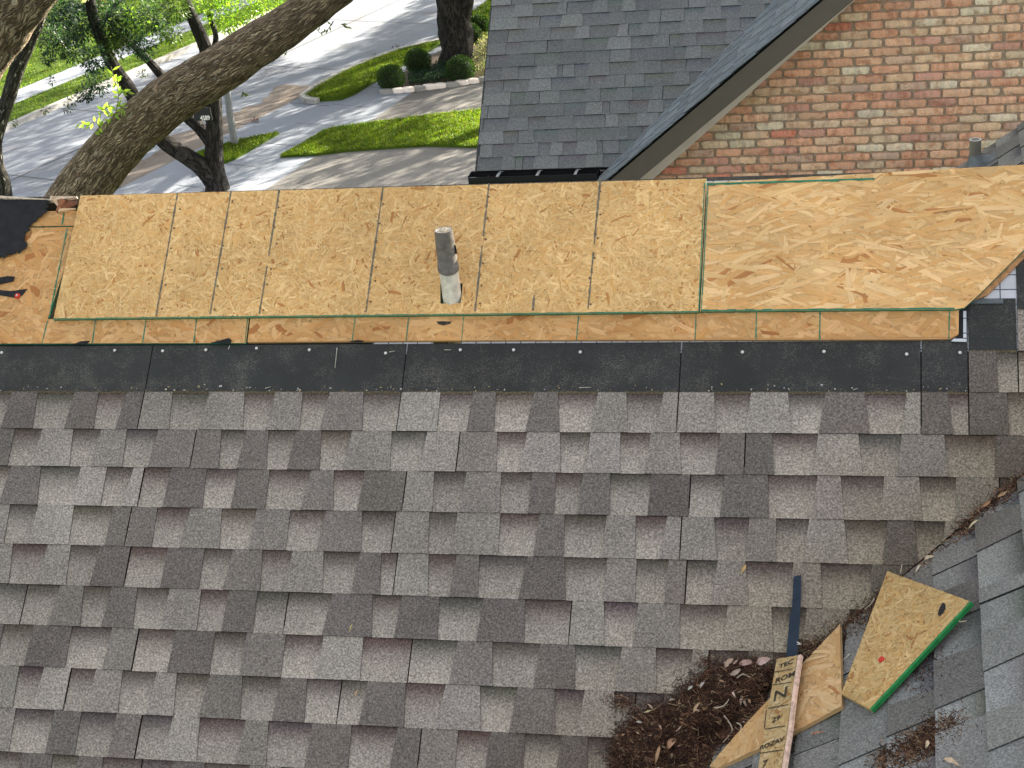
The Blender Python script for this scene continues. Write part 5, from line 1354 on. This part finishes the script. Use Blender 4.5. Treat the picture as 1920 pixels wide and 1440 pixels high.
canopy_over([(-150, 200), (-150, -60), (400, -60), (560, -20), (380, 90), (60, 215)], 0.42, rad=0.5)
canopy_over([(700, 110), (820, -40), (1000, -40), (1000, 140), (720, 175)], 0.72)
for c in (Vector((2, 52, 0)), Vector((-4, 58, 0)), Vector((-9, 66, 0)), Vector((3, 62, 0)), Vector((8, 56, 0))):
    tube(tl, [c, c + Vector((0.3, 0.2, 6)), c + Vector((0.8, -0.3, 10))], [0.4, 0.3, 0.12], 8, step=1.0, mat=1)
o = tl.build('unseen_shade_foliage', [leaf_mat('shade_oak_leaves', 0.18, 0.5), M_BARK2], origin=(0, 50, 0)); tag(o, 'unseen oak foliage and trunks, shaped to throw dappled shade over the street', 'trees', kind='stuff')

# ================================================================== PLANTING BED, SHRUBS, POST, SIGN
bedp = [gp(*p) for p in ((716, 172), (722, 158), (760, 138), (800, 112), (830, 98), (905, 70), (1000, 50), (1000, 140), (905, 153), (860, 158), (790, 166), (760, 172))]
g = MB(); strip_poly(g, bedp, -0.02, 0.055); bed = g.build('planting_bed', concrete('bed_soil', (0.16, 0.12, 0.085), 0.6, 2.0)); tag(bed, kind='structure')
stones = [(716, 176), (737, 174), (757, 172), (777, 170), (797, 167), (817, 165), (839, 163), (858, 159), (878, 156), (900, 153)]
for i in range(len(stones)):
    a = stones[i]; P = GROUND.hit(a[0] + 9, a[1]); m = MB(); L_ = random.uniform(0.15, 0.20)
    rows = []
    for j, zz in enumerate((0.0, 0.05, 0.11, 0.125)):
        k = 1.0 if j < 2 else (0.95 if j == 2 else 0.8)
        rows.append([P + Vector((math.cos(th) * L_ * k * (1 + .15 * mnoise.noise(Vector((i, th, j)))), math.sin(th) * 0.09 * k, zz)) for th in [q * PI / 5 for q in range(10)]])
    m.grid(rows, 0, closed=True, smooth=False); m.poly(rows[-1]); m.build('stone', M_FRIEZE if i % 3 else M_CURB, bed)
def boxwood(px, py, rpx, lab, col=(0.028, 0.062, 0.016), tall=1.0):
    P = GROUND.hit(px, py + rpx * 0.9); r = rpx / ppm(P); c = P + Vector((0, 0, r * 0.95 * tall))
    t = empty('boxwood_shrub', P, lab, 'shrub', 'clipped round shrubs around the oak')
    m = MB(); rows = []
    for i in range(13):
        a = PI * i / 12
        rows.append([c + Vector((math.sin(a) * math.cos(b * PI / 10), math.sin(a) * math.sin(b * PI / 10), math.cos(a) * tall)) * r * 0.88 for b in range(20)])
    m.grid(rows, 0, (0.015, 0.03, 0.01), closed=True); 
    m.build('inner_branches', simple('shrub_core', (0.012, 0.02, 0.008), 0.95, 0.3, 30), t)
    m = MB()
    for _ in range(3800):
        n = rdir(); k = 1 + 0.13 * mnoise.noise(n * 2.4 + Vector((px, 0, 0))) + random.uniform(-0.10, 0.09); q = c + Vector((n.x, n.y, n.z * tall)) * r * k
        leaf(m, q, n + rdir() * 0.9, rdir(), 0.04, 0.02, vary(random.choice([col, col, (0.05, 0.09, 0.02), (0.016, 0.04, 0.014)]), 0.4, 0.15))
    m.build('foliage', M_LEAF, t)
boxwood(736, 147, 23.5, 'clipped round shrub at the outer tip of the planting bed')
boxwood(786, 116, 23, 'clipped round shrub between the parkway lawn and the oak trunk')
boxwood(866, 130, 25, 'clipped shrub in front of the oak trunk', tall=0.95)
boxwood(884, 66, 20, 'round shrub behind the oak by the roof edge')
boxwood(900, 47, 17, 'farthest round shrub half hidden by the roof edge')
m = MB()
cover = [gp(*p) for p in ((770, 166), (765, 150), (800, 138), (830, 122), (855, 128), (850, 150), (840, 158))]
for _ in range(7000):
    p = (random.uniform(*[f(q[0] for q in cover) for f in (min, max)]), random.uniform(*[f(q[1] for q in cover) for f in (min, max)]))
    if inside(p, cover): leaf(m, Vector((p[0], p[1], 0.05 + random.random() * 0.18)), rdir(), UPN, 0.06, 0.025, vary((0.022, 0.055, 0.03), 0.4, 0.1))
tag(m.build('ground_cover', M_LEAF), 'low dark green ground cover under the oak', 'ground cover', kind='stuff')
m = MB()
cover = [gp(*p) for p in ((885, 152), (885, 112), (905, 84), (960, 70), (960, 145))]
for _ in range(7000):
    p = (random.uniform(*[f(q[0] for q in cover) for f in (min, max)]), random.uniform(*[f(q[1] for q in cover) for f in (min, max)]))
    if inside(p, cover): leaf(m, Vector((p[0], p[1], 0.05 + random.random() * 0.3)), rdir(), UPN, 0.07, 0.02, vary(random.choice([(0.3, 0.32, 0.22), (0.12, 0.17, 0.08), (0.34, 0.28, 0.2)]), 0.3, 0.1))
tag(m.build('ground_cover', M_LEAF), 'pale silvery bedding plants against the roof edge', 'ground cover', kind='stuff')
# pale leaning post on the parkway
pb_ = GROUND.hit(441, 273); Yp = pb_.y; m = MB()
limb(m, Yp, [(442, 275, 9), (437, 250, 7.5), (431, 215, 6.8), (427, 180, 6.2), (420, 120, 5.6)], seg=10, wob=0.04)
tag(m.build('young_tree_trunk', simple('pale_grey_post', (0.20, 0.215, 0.22), 0.8, 0.2, 9)), 'pale grey slender leaning trunk on the parkway grass', 'tree')
# black house number plate hung on the forked oak
YM = YF - 0.42; PM = depth_plane(YM); c = PM.hit(379, 214); k = 1 / ppm(c)
m = MB(); m.box((c.x, YM + 0.012, c.z), (36 * k, 0.02, 25 * k)); m.box((c.x + 10 * k, YM + 0.14, c.z + 6 * k), (0.03, 0.24, 0.03))
sg = tag(m.build('address_sign', M_GUT), 'black plate with white number 4589 hung on the forked oak', 'sign')
nm_ = text_on(Plane((0, YM - 0.002, 0), (1, 0, 0), (0, 0, 1)), '4589', (384.5, 221.5), 12.2 * k, sg, simple('white_number', (0.8, 0.8, 0.8), 0.5, 0, 5, 0), 'house_number', 0.0, bold=0.0035)
nm_.data.transform(Matrix.Diagonal((0.80, 1.0, 1.0, 1.0)))
# debris on the street
for (x, y, lab) in ((478, 229, 'small brown leaf clump on the silted gutter'), (746, 91, 'dark lump against the kerb near the street oak'), (706, 106, 'small dark lump against the kerb')):
    P = GROUND.hit(x, y); m = MB()
    for _ in range(26): leaf(m, P + Vector((random.gauss(0, .07), random.gauss(0, .05), 0.02 + random.random() * .06)), rdir(0.4), UPN, 0.08, 0.04, vary((0.12, 0.05, 0.03) if x < 500 else (0.03, 0.03, 0.03), 0.3))
    tag(m.build('leaf_clump', M_DRY), lab, 'leaves', 'leaf clumps on the street')
print('objects', len(bpy.data.objects))
